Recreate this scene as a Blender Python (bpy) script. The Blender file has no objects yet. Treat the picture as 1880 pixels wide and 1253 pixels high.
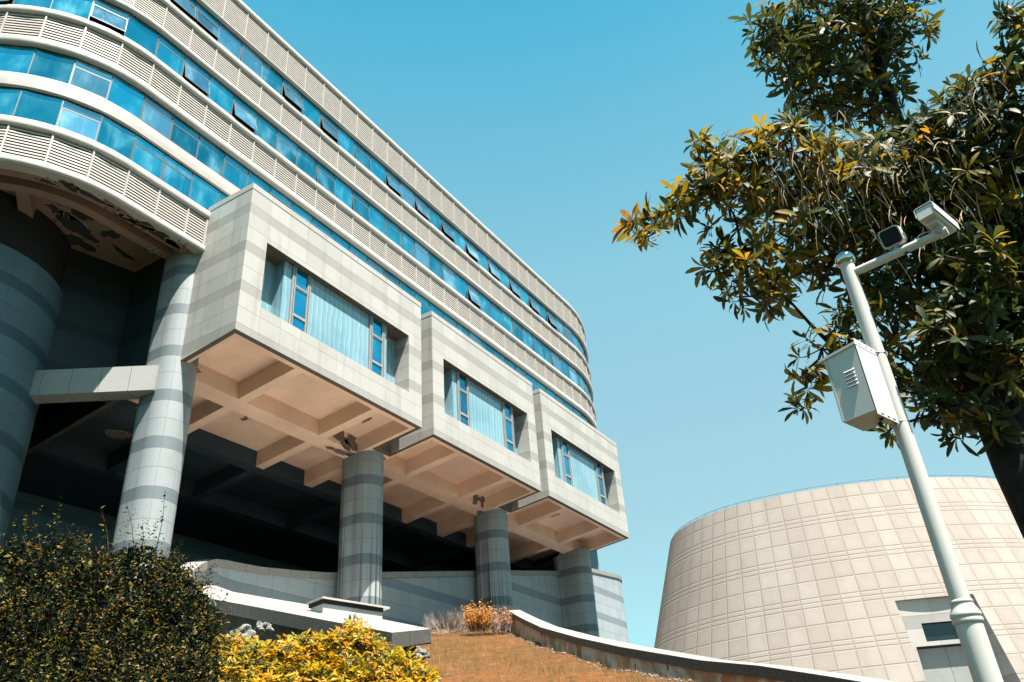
import bpy, math, random
from mathutils import Vector, Matrix
import numpy as np
random.seed(7); rng = np.random.default_rng(7)
SC = bpy.context.scene; COL = SC.collection
# ------------------------------------------------------------------ camera
F_PX = 1492.233; CAMP = Vector((-14.88742, -18.75546, -14.40242))
YAW, PIT, ROL = 1.05426591, 0.53396656, -0.07622236
fwd = Vector((math.sin(YAW)*math.cos(PIT), math.cos(YAW)*math.cos(PIT), math.sin(PIT)))
r0 = Vector((math.cos(YAW), -math.sin(YAW), 0)); u0 = r0.cross(fwd)
rgt = r0*math.cos(ROL)+u0*math.sin(ROL); upv = -r0*math.sin(ROL)+u0*math.cos(ROL)
cam = bpy.data.cameras.new('camera'); co = bpy.data.objects.new('camera', cam); COL.objects.link(co)
m = Matrix((rgt, upv, -fwd)).transposed().to_4x4(); m.translation = CAMP; co.matrix_world = m
cam.sensor_width = 36; cam.lens = 36*F_PX/1880; cam.clip_start = .05; cam.clip_end = 5000
SC.camera = co
def ray(px, py): return fwd+rgt*((px-940)/F_PX)-upv*((py-626.5)/F_PX)
def at(px, py, d):                      # point on the pixel's ray at horizontal distance d
    v = ray(px, py); return CAMP+v*(d/math.hypot(v.x, v.y))
# ------------------------------------------------------------------ light
SUN = Vector((-.44, -1, 2.32)).normalized()
EL = math.asin(SUN.z); AZ = math.atan2(SUN.x, SUN.y)
w = bpy.data.worlds.new('World'); SC.world = w; w.use_nodes = True
nt = w.node_tree; nt.nodes.clear()
sky = nt.nodes.new('ShaderNodeTexSky'); sky.sky_type = 'NISHITA'; sky.sun_disc = False
sky.sun_elevation = EL; sky.sun_rotation = AZ; sky.air_density = 1.0; sky.dust_density = .6; sky.ozone_density = 1.0; sky.altitude = 0
mul = nt.nodes.new('ShaderNodeMix'); mul.data_type = 'RGBA'; mul.blend_type = 'MULTIPLY'; mul.inputs['Factor'].default_value = 1
mul.inputs['B'].default_value = (.62, 1.30, 1.08, 1)
bg = nt.nodes.new('ShaderNodeBackground'); bg.inputs['Strength'].default_value = .075
tc = nt.nodes.new('ShaderNodeTexCoord'); sx_ = nt.nodes.new('ShaderNodeSeparateXYZ'); cr_ = nt.nodes.new('ShaderNodeValToRGB'); bg2 = nt.nodes.new('ShaderNodeBackground')
nt.links.new(tc.outputs['Generated'], sx_.inputs[0]); nt.links.new(sx_.outputs[2], cr_.inputs[0])
els = cr_.color_ramp.elements; els[0].position = 0; els[0].color = (.50, .75, .80, 1); els[1].position = 1; els[1].color = (.02, .28, .52, 1)
for p_, c_ in ((.30, (.42, .585, .62)), (.56, (.31, .60, .70)), (.80, (.055, .44, .65))):
    e_ = els.new(p_); e_.color = (*c_, 1)
bg2.inputs['Strength'].default_value = .27
mxs = nt.nodes.new('ShaderNodeMixShader'); mxs.inputs[0].default_value = .75
wo = nt.nodes.new('ShaderNodeOutputWorld')
nt.links.new(sky.outputs[0], mul.inputs['A']); nt.links.new(mul.outputs['Result'], bg.inputs[0]); nt.links.new(cr_.outputs[0], bg2.inputs[0])
nt.links.new(bg.outputs[0], mxs.inputs[1]); nt.links.new(bg2.outputs[0], mxs.inputs[2]); nt.links.new(mxs.outputs[0], wo.inputs[0])
sl = bpy.data.lights.new('sun', 'SUN'); sl.energy = 5.0; sl.angle = math.radians(.5); sl.color = (1, .93, .84)
so = bpy.data.objects.new('sun', sl); COL.objects.link(so); so.rotation_euler = SUN.to_track_quat('Z', 'Y').to_euler()
so.location = (0, -30, 40)
SC.view_settings.view_transform = 'Standard'; SC.view_settings.look = 'None'; SC.view_settings.gamma = 1
SC.view_settings.exposure = 1.9
# ------------------------------------------------------------------ materials
class N:
    def __init__(s, name, rough=.7, spec=.4, metal=0):
        s.m = bpy.data.materials.new(name); s.m.use_nodes = True; s.t = s.m.node_tree; s.b = s.t.nodes['Principled BSDF']
        s.b.inputs['Roughness'].default_value = rough; s.b.inputs['Specular IOR Level'].default_value = spec; s.b.inputs['Metallic'].default_value = metal
    def n(s, typ, **k):
        x = s.t.nodes.new(typ)
        for a, b in k.items(): setattr(x, a, b)
        return x
    def l(s, a, b): s.t.links.new(a, b)
    def put(s, sock, v):
        if hasattr(v, 'is_output') or isinstance(v, bpy.types.NodeSocket): s.l(v, sock)
        else: sock.default_value = v
    def math(s, op, a, b=0., c=None):
        x = s.n('ShaderNodeMath', operation=op); s.put(x.inputs[0], a); s.put(x.inputs[1], b)
        if c is not None: s.put(x.inputs[2], c)
        return x.outputs[0]
    def mix(s, f, a, b, mode='MIX'):
        x = s.n('ShaderNodeMix', data_type='RGBA', blend_type=mode)
        s.put(x.inputs['Factor'], f); s.put(x.inputs['A'], a if not isinstance(a, tuple) else (*a, 1)); s.put(x.inputs['B'], b if not isinstance(b, tuple) else (*b, 1))
        return x.outputs['Result']
    def obj(s): return s.n('ShaderNodeTexCoord').outputs['Object']
    def geo(s): return s.n('ShaderNodeNewGeometry').outputs['Position']
    def noise(s, scale, det=4, co=None, rough=.55, dist=0):
        x = s.n('ShaderNodeTexNoise'); x.inputs['Scale'].default_value = scale; x.inputs['Detail'].default_value = det
        x.inputs['Roughness'].default_value = rough; x.inputs['Distortion'].default_value = dist
        s.l(co if co else s.geo(), x.inputs['Vector']); return x.outputs['Fac']
    def ramp(s, f, a, b):
        x = s.n('ShaderNodeMapRange'); x.interpolation_type = 'SMOOTHSTEP'; s.l(f, x.inputs[0]); x.inputs[1].default_value = a; x.inputs[2].default_value = b
        return x.outputs[0]
    def scaled(s, v, sc):
        x = s.n('ShaderNodeMapping'); x.inputs['Scale'].default_value = sc; s.l(v, x.inputs['Vector']); return x.outputs[0]
    def bump(s, h, st=.3, d=.02):
        x = s.n('ShaderNodeBump'); x.inputs['Strength'].default_value = st; x.inputs['Distance'].default_value = d
        s.l(h, x.inputs['Height']); s.l(x.outputs[0], s.b.inputs['Normal'])
    def col(s, c, k=.60):
        if isinstance(c, tuple): c = tuple(x*k for x in c)
        elif k != 1: c = s.mix(1., c, (k, k, k), 'MULTIPLY')
        s.put(s.b.inputs['Base Color'], c if not isinstance(c, tuple) else (*c, 1)); return s.m
def simple(name, c, rough=.6, var=.15, scale=6, spec=.4, metal=0, bump=0):
    k = N(name, rough, spec, metal); nz = k.noise(scale, 5)
    c2 = tuple(x*(1-var) for x in c); out = k.col(k.mix(k.ramp(nz, .3, .7), c2, c))
    if bump: k.bump(k.noise(scale*4, 4), bump, .01)
    return out
def granite(name, base, band, du=.95, phase=.13, period=1.68, bh=.41, jv=.625, rough=.55, speck=.16):
    """granite cladding laid out in the wall's own metres (UV): courses, darker band, joints"""
    k = N(name, rough, .35)
    uv = k.n('ShaderNodeUVMap').outputs[0]; sp = k.n('ShaderNodeSeparateXYZ'); k.l(uv, sp.inputs[0]); U, V = sp.outputs[0], sp.outputs[1]
    v = k.math('FRACT', k.math('DIVIDE', k.math('ADD', V, phase+period*20), period))
    isb = k.math('LESS_THAN', v, bh/period)
    # row index for tile offset / tint
    r2 = k.math('GREATER_THAN', v, jv)
    row = k.math('ADD', k.math('ADD', k.math('MULTIPLY', k.math('FLOOR', k.math('DIVIDE', k.math('ADD', V, phase+period*20), period)), 3), r2), isb)
    uo = k.math('ADD', k.math('DIVIDE', U, du), 100.)
    uf = k.math('FRACT', uo); ui = k.math('FLOOR', uo)
    cell = k.n('ShaderNodeCombineXYZ'); k.l(ui, cell.inputs[0]); k.l(row, cell.inputs[1])
    wn = k.n('ShaderNodeTexWhiteNoise', noise_dimensions='2D'); k.l(cell.outputs[0], wn.inputs[0])
    jw = .012
    j1 = k.math('LESS_THAN', k.math('ABSOLUTE', k.math('SUBTRACT', v, bh/period)), jw/period)
    j2 = k.math('LESS_THAN', k.math('ABSOLUTE', k.math('SUBTRACT', v, jv)), jw/period)
    j3 = k.math('LESS_THAN', v, jw/period); j4 = k.math('LESS_THAN', uf, jw/du*1.1)
    j = k.math('MAXIMUM', k.math('MAXIMUM', j1, j2), k.math('MAXIMUM', j3, j4))
    c = k.mix(isb, base, band)
    P = k.geo()
    sx = k.noise(38, 3, P, .8); sx2 = k.noise(1.1, 5, P)
    D1 = tuple(x*.38 for x in base); D2 = tuple(x*w for x, w in zip(base, (.46, .42, .37))); D3 = tuple(x*.22 for x in base)
    c = k.mix(k.math('MULTIPLY', wn.outputs[0], .2), c, D1)
    c = k.mix(k.ramp(sx, .35, .7), k.mix(speck, c, D3), c)
    c = k.mix(k.math('MULTIPLY', k.ramp(sx2, .5, .8), .22), c, D2)
    st = k.noise(1.0, 5, k.scaled(P, (2.2, 2.2, .16)))
    c = k.mix(k.math('MULTIPLY', k.ramp(st, .50, .78), .38), c, D2); st2 = k.noise(1.0, 4, k.scaled(P, (9, 9, .35))); c = k.mix(k.math('MULTIPLY', k.math('MULTIPLY', k.ramp(st2, .58, .8), k.ramp(st, .42, .6)), .4), c, D1)
    c = k.mix(k.math('MULTIPLY', j, .5), c, D3)
    k.bump(k.math('SUBTRACT', k.math('MULTIPLY', sx, .15), j), .25, .01)
    return k.col(c)
M = {}
M['gran'] = granite('granite cladding', (.62, .60, .565), (.47, .45, .42))
M['granc'] = granite('column granite', (.43, .47, .49), (.20, .245, .27), du=.62)
M['grandk'] = granite('shade darkened granite', (.028, .048, .058), (.014, .028, .036))  # darkened granite copy: shade behind the first column put into the colour
M['grand'] = granite('shade tinted drum granite', (.13, .235, .285), (.055, .13, .17), du=.80)  # the drum's bluish shade is put into the stone colour
M['granw'] = granite('podium granite', (.48, .54, .57), (.27, .33, .37), du=.75)
M['darkgran'] = granite('shade toned recess granite', (.15, .27, .33), (.09, .18, .23))  # undercroft shade painted in as a dark teal stone colour
M['sill'] = simple('granite edge', (.16, .13, .10), .7, .3, 5)
M['white'] = simple('white metal rail', (.61, .57, .53), .45, .12, 2)
M['slat'] = simple('louvre slat', (.78, .72, .65), .5, .12, 3)
M['dark'] = simple('dark void', (.02, .022, .025), .9)
M['louvback'] = simple('louvre backing', (.07, .042, .035), .9)
M['frame'] = simple('grey mullion', (.16, .17, .18), .5)
M['alu'] = simple('grey aluminium', (.42, .41, .40), .4, .15, 4, .5)
M['roof'] = simple('roof felt', (.2, .2, .2), .9)
def glassmat(name, tint, dusty):
    k = N(name, .06, .8, .9)
    P = k.geo(); oi = k.n('ShaderNodeObjectInfo').outputs['Random']
    cx = k.n('ShaderNodeCombineXYZ'); k.l(k.math('MULTIPLY', oi, 50.), cx.inputs[0]); k.l(k.math('MULTIPLY', oi, 21.), cx.inputs[2])
    add = k.n('ShaderNodeVectorMath', operation='ADD'); k.l(P, add.inputs[0]); k.l(cx.outputs[0], add.inputs[1])
    n1 = k.noise(1.4, 4, k.scaled(add.outputs[0], (.8, .8, .5))); n2 = k.noise(5, 4, k.scaled(add.outputs[0], (1, 1, .10)))
    dust = k.math('MULTIPLY', k.math('ADD', k.math('MULTIPLY', k.ramp(n1, .40, .80), .50), k.math('MULTIPLY', k.ramp(n2, .52, .80), .22)), dusty)
    dust = k.math('MULTIPLY', dust, k.math('ADD', k.math('MULTIPLY', oi, 1.1), .35))
    tv = k.math('ADD', .62, k.math('MULTIPLY', k.math('FRACT', k.math('MULTIPLY', oi, 7.3)), .6)); tcol = k.mix(1., tint, tv, 'MULTIPLY'); k.bump(k.noise(.9, 2, P), .25, .03)
    c = k.mix(dust, tcol, (.30, .50, .58))
    k.l(k.math('MULTIPLY', k.math('ADD', dust, .1), .30), k.b.inputs['Roughness'])
    k.l(k.math('SUBTRACT', .92, k.math('MULTIPLY', dust, .75)), k.b.inputs['Metallic'])
    return k.col(c, 1)
M['glass'] = glassmat('blue mirror glass', (.03, .40, .54), .85)
M['glasspale'] = glassmat('dusty sky pale glass', (.25, .52, .66), .8)
def curtainglass():
    k = N('blue glass over vertical blinds', .08, .5, 0)
    uv = k.n('ShaderNodeUVMap').outputs[0]; sp = k.n('ShaderNodeSeparateXYZ'); k.l(uv, sp.inputs[0]); oi = k.n('ShaderNodeObjectInfo').outputs['Random']; wob = k.noise(.7, 2)
    u = k.math('ADD', k.math('MULTIPLY', k.math('ADD', sp.outputs[0], k.math('MULTIPLY', wob, .35)), 1/.27), k.math('MULTIPLY', oi, 9.)); uf = k.math('FRACT', u)
    wn = k.n('ShaderNodeTexWhiteNoise', noise_dimensions='1D'); k.l(k.math('FLOOR', u), wn.inputs['W'])
    c = k.mix(uf, (.20, .40, .48), (.34, .55, .63)); c = k.mix(k.math('MULTIPLY', wn.outputs[0], .3), c, (.15, .34, .42))
    c = k.mix(k.math('MULTIPLY', k.math('LESS_THAN', k.math('ABSOLUTE', k.math('SUBTRACT', uf, .08)), .06), .6), c, (.58, .76, .80))
    c = k.mix(k.math('MULTIPLY', k.ramp(k.noise(.45, 3), .45, .65), .35), c, (.10, .28, .38))
    k.b.inputs['Coat Weight'].default_value = .5; k.b.inputs['Coat Roughness'].default_value = .05
    return k.col(c)
M['blind'] = curtainglass()
M['sashglass'] = glassmat('clear blue glass', (.02, .36, .56), .25)
def plaster(name, c):
    k = N(name, .85, .2); n1 = k.noise(.5, 5); n2 = k.noise(3.5, 6)
    cc = k.mix(k.ramp(n1, .35, .75), tuple(x*.8 for x in c), c); cc = k.mix(k.math('MULTIPLY', k.ramp(n2, .5, .8), .25), cc, tuple(x*.6 for x in c))
    k.bump(k.noise(20, 4), .15, .01); return k.col(cc, 1)
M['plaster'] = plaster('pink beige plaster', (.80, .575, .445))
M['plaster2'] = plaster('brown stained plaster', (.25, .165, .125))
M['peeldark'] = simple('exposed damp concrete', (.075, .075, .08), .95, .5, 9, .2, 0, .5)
M['plaster3'] = plaster('shade darkened plaster', (.035, .055, .068))  # rear soffit: the undercroft's deep shade is put into the plaster colour
M['flake'] = simple('curled paint flake', (.55, .42, .34), .8, .3, 20)
M['peel'] = simple('peeled render', (.34, .27, .22), .95, .5, 9, .2, 0, .5)
def wallpaint():
    k = N('stained white render', .85, .2); P = k.geo()
    n1 = k.noise(.8, 5, P, .6, .5); n2 = k.noise(2.3, 6, P, .65, .4); n3 = k.noise(6, 6, P, .7)
    c = k.mix(k.ramp(n1, .42, .62), (.72, .68, .58), (.48, .25, .13)); c = k.mix(k.ramp(n2, .50, .60), c, (.74, .72, .65))
    c = k.mix(k.ramp(n3, .60, .66), c, (.06, .055, .05)); k.bump(n3, .4, .01); return k.col(c)
M['render'] = wallpaint()
M['darkwall'] = simple('shade darkened render', (.035, .05, .045), .9, .5, 3)  # shadow below the slab is put into the colour
def coping(name, c, du=1.0, speck=.35):
    k = N(name, .65, .3); uv = k.n('ShaderNodeUVMap').outputs[0]; sp = k.n('ShaderNodeSeparateXYZ'); k.l(uv, sp.inputs[0])
    uf = k.math('FRACT', k.math('DIVIDE', k.math('ADD', sp.outputs[0], 50.), du)); j = k.math('LESS_THAN', uf, .02)
    s1 = k.noise(28, 3, None, .8); s2 = k.noise(1.3, 5)
    cc = k.mix(k.ramp(s1, .35, .68), tuple(x*(1-speck) for x in c), c); cc = k.mix(k.math('MULTIPLY', k.ramp(s2, .45, .8), .35), cc, tuple(x*.6 for x in c))
    cc = k.mix(k.math('MULTIPLY', j, .7), cc, (.05, .05, .05)); k.bump(k.math('SUBTRACT', s1, j), .3, .01); return k.col(cc)
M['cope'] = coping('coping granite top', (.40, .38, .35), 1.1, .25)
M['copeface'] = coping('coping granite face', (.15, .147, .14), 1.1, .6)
def drumstone():
    k = N('weathered stone panels', .75, .25)
    uv = k.n('ShaderNodeUVMap').outputs[0]; sp = k.n('ShaderNodeSeparateXYZ'); k.l(uv, sp.inputs[0]); U, V = sp.outputs[0], sp.outputs[1]
    per = 1.52; v = k.math('MULTIPLY', k.math('FRACT', k.math('DIVIDE', k.math('ADD', V, 30.4-7.44), per)), per)   # 0..1.52
    a, b, c_ = .60, 1.19, 1.355
    def cellv(lo, hi):
        mid = (lo+hi)/2; half = (hi-lo)/2
        return k.math('SUBTRACT', half, k.math('ABSOLUTE', k.math('SUBTRACT', v, mid)))     # distance to edge, positive inside
    d = cellv(0, a)
    for lo, hi in ((a, b), (b, c_), (c_, per)): d = k.math('MAXIMUM', d, cellv(lo, hi))
    uf = k.math('FRACT', U); du = k.math('MULTIPLY', k.math('SUBTRACT', .5, k.math('ABSOLUTE', k.math('SUBTRACT', uf, .5))), .62)
    e = k.math('MINIMUM', d, du)
    joint = k.ramp(e, .012, .03); soft = k.ramp(e, .02, .24)
    row = k.math('ADD', k.math('FLOOR', k.math('DIVIDE', k.math('ADD', V, 30.4-7.44), per)), k.math('GREATER_THAN', v, a))
    cv = k.n('ShaderNodeCombineXYZ'); k.l(k.math('FLOOR', U), cv.inputs[0]); k.l(row, cv.inputs[1])
    wn = k.n('ShaderNodeTexWhiteNoise', noise_dimensions='2D'); k.l(cv.outputs[0], wn.inputs[0])
    P = k.geo(); nz = k.noise(2.5, 5, P, .6); big = k.noise(.22, 4, P)
    f = k.math('ADD', k.math('MULTIPLY', soft, k.math('MULTIPLY', nz, .75)), k.math('MULTIPLY', k.math('SUBTRACT', wn.outputs[0], .2), .75))
    c = k.mix(f, (.36, .315, .275), (.45, .405, .365)); c = k.mix(k.math('MULTIPLY', k.ramp(big, .4, .7), .5), c, (.36, .31, .27))
    stk = k.noise(1.0, 5, k.scaled(P, (1.6, 1.6, .12))); c = k.mix(k.math('MULTIPLY', k.ramp(stk, .52, .75), .35), c, (.27, .235, .21))
    c = k.mix(k.ramp(k.noise(40, 2, P, .8), .3, .7), k.mix(.12, c, (.1, .08, .07)), c)
    c = k.mix(k.math('MULTIPLY', k.math('SUBTRACT', 1., joint), .30), c, (.22, .185, .16))
    k.bump(joint, .6, .02); return k.col(c)
M['drum'] = drumstone()
def pole_paint():
    k = N('white pole paint', .38, .5); n = k.noise(9, 5); n2 = k.noise(3, 5, k.scaled(k.geo(), (1, 1, .2)))
    c = k.mix(k.math('MULTIPLY', k.ramp(n, .55, .8), .25), (.66, .65, .61), (.40, .37, .32)); c = k.mix(k.math('MULTIPLY', k.ramp(n2, .5, .8), .2), c, (.5, .48, .43))
    return k.col(c)
M['pole'] = pole_paint()
M['cab'] = simple('cabinet paint', (.74, .74, .72), .4, .06, 4)
M['chrome'] = simple('chrome', (.75, .75, .75), .08, .05, 2, .5, 1)
M['lens'] = simple('dark lens glass', (.012, .014, .016), .45, .1, 2, .15)
M['rubber'] = simple('black rubber', (.03, .03, .03), .6)
def leafmat(name, c, tr=.35, rough=.38, spec=.22):
    k = N(name, rough, spec); n = k.noise(9, 3); cc = k.mix(n, tuple(x*.7 for x in c), tuple(min(1, x*1.25) for x in c)); k.col(cc)
    t = k.n('ShaderNodeBsdfTranslucent'); k.l(k.mix(.5, cc, (min(1, c[0]*2.2), min(1, c[1]*1.7), c[2])), t.inputs[0])
    mx = k.n('ShaderNodeMixShader'); mx.inputs[0].default_value = tr; out = k.t.nodes['Material Output']
    k.l(k.b.outputs[0], mx.inputs[1]); k.l(t.outputs[0], mx.inputs[2]); k.l(mx.outputs[0], out.inputs[0]); return k.m
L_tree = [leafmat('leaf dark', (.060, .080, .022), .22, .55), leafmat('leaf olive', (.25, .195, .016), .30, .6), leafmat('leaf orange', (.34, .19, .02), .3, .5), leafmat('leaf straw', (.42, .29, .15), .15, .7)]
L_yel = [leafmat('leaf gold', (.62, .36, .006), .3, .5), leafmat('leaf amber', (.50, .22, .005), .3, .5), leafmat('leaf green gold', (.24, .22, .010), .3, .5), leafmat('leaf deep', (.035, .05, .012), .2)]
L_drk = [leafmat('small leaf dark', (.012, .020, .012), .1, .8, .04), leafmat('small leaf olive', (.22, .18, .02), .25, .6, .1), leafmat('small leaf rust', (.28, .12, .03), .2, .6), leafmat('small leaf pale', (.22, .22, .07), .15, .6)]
M['bark'] = simple('dark bark', (.030, .027, .025), .9, .5, 12, .2, 0, .6)
M['twig'] = simple('twig', (.10, .075, .05), .85, .3, 20)
M['straw'] = simple('dry stalks', (.80, .55, .32), .8, .35, 8)
def grassmat():
    k = N('dry lawn soil', .95, .1); P = k.geo(); a = k.noise(.55, 5, P, .6, .5); b = k.noise(5, 5, P); c3 = k.noise(30, 3, P, .8)
    b2 = k.noise(2.2, 5, P, .6, .8); c = k.mix(k.ramp(a, .42, .58), (.42, .165, .055), (.26, .125, .04)); c = k.mix(k.math('MULTIPLY', k.ramp(b, .48, .66), .75), c, (.10, .085, .022))
    c = k.mix(k.ramp(b2, .55, .68), c, (.50, .25, .13)); c = k.mix(k.ramp(c3, .35, .62), k.mix(.45, c, (.04, .022, .010)), c); k.bump(c3, 1.0, .08); return k.col(c)
M['lawn'] = grassmat()
M['dim_ground'] = simple('unseen dark ground', (.05, .065, .03), .95, .5, 3, .1, 0, .5)  # unseen ground darkened to cut the light bounced onto the building
M['bounce_ground'] = simple('unseen bounce ground', (1.0, .94, .86), .85, .12, 1.2)  # unseen bright ground added to bounce light onto the bay soffits
M['paving'] = simple('plaza paving', (.35, .34, .32), .9, .2, 1.5)
B_grass = [simple('straw blade', (.66, .34, .14), .8, .3, 4), simple('tan blade', (.42, .22, .08), .8, .3, 4), simple('green blade', (.15, .13, .03), .8, .3, 4)]
M['rock'] = simple('pale rock', (.30, .29, .27), .9, .5, 14, .3, 0, .6)
M['door'] = simple('grey steel door', (.40, .41, .40), .5, .1, 3)
M['glassdark'] = simple('dark window glass', (.015, .03, .04), .1, .1, 2, .6)
M['pipe'] = simple('blue grey pipe', (.20, .33, .42), .5)
# ------------------------------------------------------------------ mesh helpers
class MB:
    def __init__(s): s.v = []; s.f = []; s.uv = []; s.mi = []; s.mats = []
    def mat(s, mm):
        if mm not in s.mats: s.mats.append(mm)
        return s.mats.index(mm)
    def face(s, pts, mm, uvs=None):
        i = len(s.v); s.v += [tuple(p) for p in pts]; s.f.append(tuple(range(i, i+len(pts))))
        s.uv += uvs if uvs else [(p[0]+p[1], p[2]) for p in pts]; s.mi.append(s.mat(mm))
    def wall(s, a, b, z0, z1, mm, u0=0, u=None):      # vertical quad a->b in plan (outside on the left when seen from a to b: either)
        L = math.hypot(b[0]-a[0], b[1]-a[1]) if u is None else u
        if not isinstance(z0, tuple): z0 = (z0, z0)
        if not isinstance(z1, tuple): z1 = (z1, z1)
        s.face([(a[0], a[1], z0[0]), (b[0], b[1], z0[1]), (b[0], b[1], z1[1]), (a[0], a[1], z1[0])], mm, [(u0, z0[0]), (u0+L, z0[1]), (u0+L, z1[1]), (u0, z1[0])])
        return u0+L
    def box(s, x0, x1, y0, y1, z0, z1, mm, fr=None, faces='xXyYzZ'):
        P = [Vector((x, y, z)) for x in (x0, x1) for y in (y0, y1) for z in (z0, z1)]
        if fr: P = [fr @ p for p in P]
        q = {'x': (0, 1, 3, 2), 'X': (4, 6, 7, 5), 'y': (0, 4, 5, 1), 'Y': (2, 3, 7, 6), 'z': (0, 2, 6, 4), 'Z': (1, 5, 7, 3)}
        loc = [(x, y, z) for x in (x0, x1) for y in (y0, y1) for z in (z0, z1)]
        for k in faces:
            ids = q[k]
            if k in 'xX': uv = [(loc[i][1], loc[i][2]) for i in ids]
            elif k in 'yY': uv = [(loc[i][0], loc[i][2]) for i in ids]
            else: uv = [(loc[i][0], loc[i][1]) for i in ids]
            s.face([P[i] for i in ids], mm, uv)
    def tube(s, pts, rad, mm, seg=8, cap=True):
        pts = [Vector(p) for p in pts]; n = len(pts); rad = rad if isinstance(rad, (list, tuple)) else [rad]*n
        rings = []; ref = None; L = 0
        for i, p in enumerate(pts):
            d = (pts[min(i+1, n-1)]-pts[max(i-1, 0)]).normalized()
            if ref is None: ref = d.orthogonal().normalized()
            ref = (ref-d*ref.dot(d)).normalized(); b = d.cross(ref)
            if i: L += (pts[i]-pts[i-1]).length
            rings.append(([p+(ref*math.cos(2*math.pi*j/seg)+b*math.sin(2*math.pi*j/seg))*rad[i] for j in range(seg)], L))
        base = len(s.v); im = s.mat(mm)
        for rr, _ in rings: s.v += [tuple(p) for p in rr]
        for i in range(n-1):
            for j in range(seg):
                k = (j+1) % seg
                s.f.append((base+i*seg+j, base+i*seg+k, base+(i+1)*seg+k, base+(i+1)*seg+j)); s.mi.append(im)
                s.uv += [(j/seg, rings[i][1]), ((j+1)/seg, rings[i][1]), ((j+1)/seg, rings[i+1][1]), (j/seg, rings[i+1][1])]
        if cap:
            for rr in (rings[0][0], rings[-1][0]): s.face(rr, mm)
    def lathe(s, prof, c, mm, seg=32):
        base = len(s.v); im = s.mat(mm)
        for (r, z) in prof:
            s.v += [(c[0]+r*math.cos(2*math.pi*j/seg), c[1]+r*math.sin(2*math.pi*j/seg), z) for j in range(seg)]
        for i in range(len(prof)-1):
            for j in range(seg):
                k = (j+1) % seg
                s.f.append((base+i*seg+j, base+i*seg+k, base+(i+1)*seg+k, base+(i+1)*seg+j)); s.mi.append(im)
                s.uv += [(j/seg, prof[i][1]), ((j+1)/seg, prof[i][1]), ((j+1)/seg, prof[i+1][1]), (j/seg, prof[i+1][1])]
    def build(s, name, parent=None, smooth=False, label=None, cat=None, group=None, kind=None, origin=None):
        me = bpy.data.meshes.new(name); v = np.array(s.v, dtype=np.float32).reshape(-1, 3)
        if origin is not None: v = v-np.array(origin, dtype=np.float32)
        me.from_pydata(v.tolist(), [], s.f)
        ul = me.uv_layers.new(name='UVMap'); ul.data.foreach_set('uv', np.array(s.uv, dtype=np.float32).ravel())
        for mm in s.mats: me.materials.append(mm)
        me.polygons.foreach_set('material_index', s.mi)
        if smooth: me.polygons.foreach_set('use_smooth', [True]*len(s.f))
        me.update(); o = bpy.data.objects.new(name, me); COL.objects.link(o)
        if origin is not None: o.location = origin
        if parent: o.parent = parent; 
        if parent and origin is not None:
            o.location = Vector(origin)
        tag(o, label, cat, group, kind); return o
def tag(o, label=None, cat=None, group=None, kind=None):
    if label: o['label'] = label
    if cat: o['category'] = cat
    if group: o['group'] = group
    if kind: o['kind'] = kind
def empty(name, label, cat, group=None, loc=(0, 0, 0)):
    o = bpy.data.objects.new(name, None); COL.objects.link(o); o.empty_display_size = .3; o.location = loc; tag(o, label, cat, group); return o
def smooth_by_angle(o, ang=35):
    me = o.data; me.polygons.foreach_set('use_smooth', [True]*len(me.polygons))
    try: me.set_sharp_from_angle(angle=math.radians(ang))
    except Exception: pass
def weld(o, d=1e-4):
    import bmesh
    b = bmesh.new(); b.from_mesh(o.data); bmesh.ops.remove_doubles(b, verts=b.verts, dist=d); bmesh.ops.recalc_face_normals(b, faces=b.faces); b.to_mesh(o.data); b.free()
# =================================================================== OFFICE BUILDING
S = .1133; YF = 2.335; RL = 5.1; XL = -3.4; RR = 12.; XR = 30.6; YB = 24.
off = empty('office_building', 'long curved office block with blue window bands, white louvres and three projecting granite bays', 'building')
def path(s, o=0.):
    """plan position on the tower outline, s = x on the straight; o = outward offset"""
    if s < XL:
        a = (XL-s)/RL
        if a < math.pi/2: return (XL-(RL+o)*math.sin(a), YF+RL-(RL+o)*math.cos(a))
        return (XL-RL-o, YF+RL+(a-math.pi/2)*RL)
    if s > XR:
        a = (s-XR)/RR
        if a < math.pi/2: return (XR+(RR+o)*math.sin(a), YF+RR-(RR+o)*math.cos(a))
        return (XR+RR+o, YF+RR+(a-math.pi/2)*RR)
    return (s, YF-o)
S0 = XL-RL*math.pi/2-(YB-YF-RL); S1 = XR+RR*math.pi/2+(YB-YF-RR)
def samples(a, b):
    ks = [a]; x = a
    while x < b-1e-6:
        st = .4 if (x < XL-1e-6 and x >= XL-RL*1.6-1e-6) or (x > XR-1e-6 and x < XR+RR*1.6) else 1e9
        nx = x+st
        for stop in (XL-RL*1.6, XL, XR, XR+RR*1.6, b):
            if x+1e-6 < stop < nx: nx = stop
        x = nx; ks.append(x)
    return ks
def sweep(name, a, b, prof, mm, parent=off, smooth=True):
    """closed profile [(offset, z)...] swept along the outline"""
    mb = MB(); ks = samples(a, b); n = len(prof)
    for i in range(len(ks)-1):
        for j in range(n):
            k = (j+1) % n
            p = [path(ks[i], prof[j][0])+(prof[j][1],), path(ks[i+1], prof[j][0])+(prof[j][1],), path(ks[i+1], prof[k][0])+(prof[k][1],), path(ks[i], prof[k][0])+(prof[k][1],)]
            mb.face(p, mm, [(ks[i], j), (ks[i+1], j), (ks[i+1], k), (ks[i], k)])
    mb.face([path(a, q[0])+(q[1],) for q in prof], mm); mb.face([path(b, q[0])+(q[1],) for q in prof], mm)
    o = mb.build(name, parent); weld(o); smooth_by_angle(o, 40); return o
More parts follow.
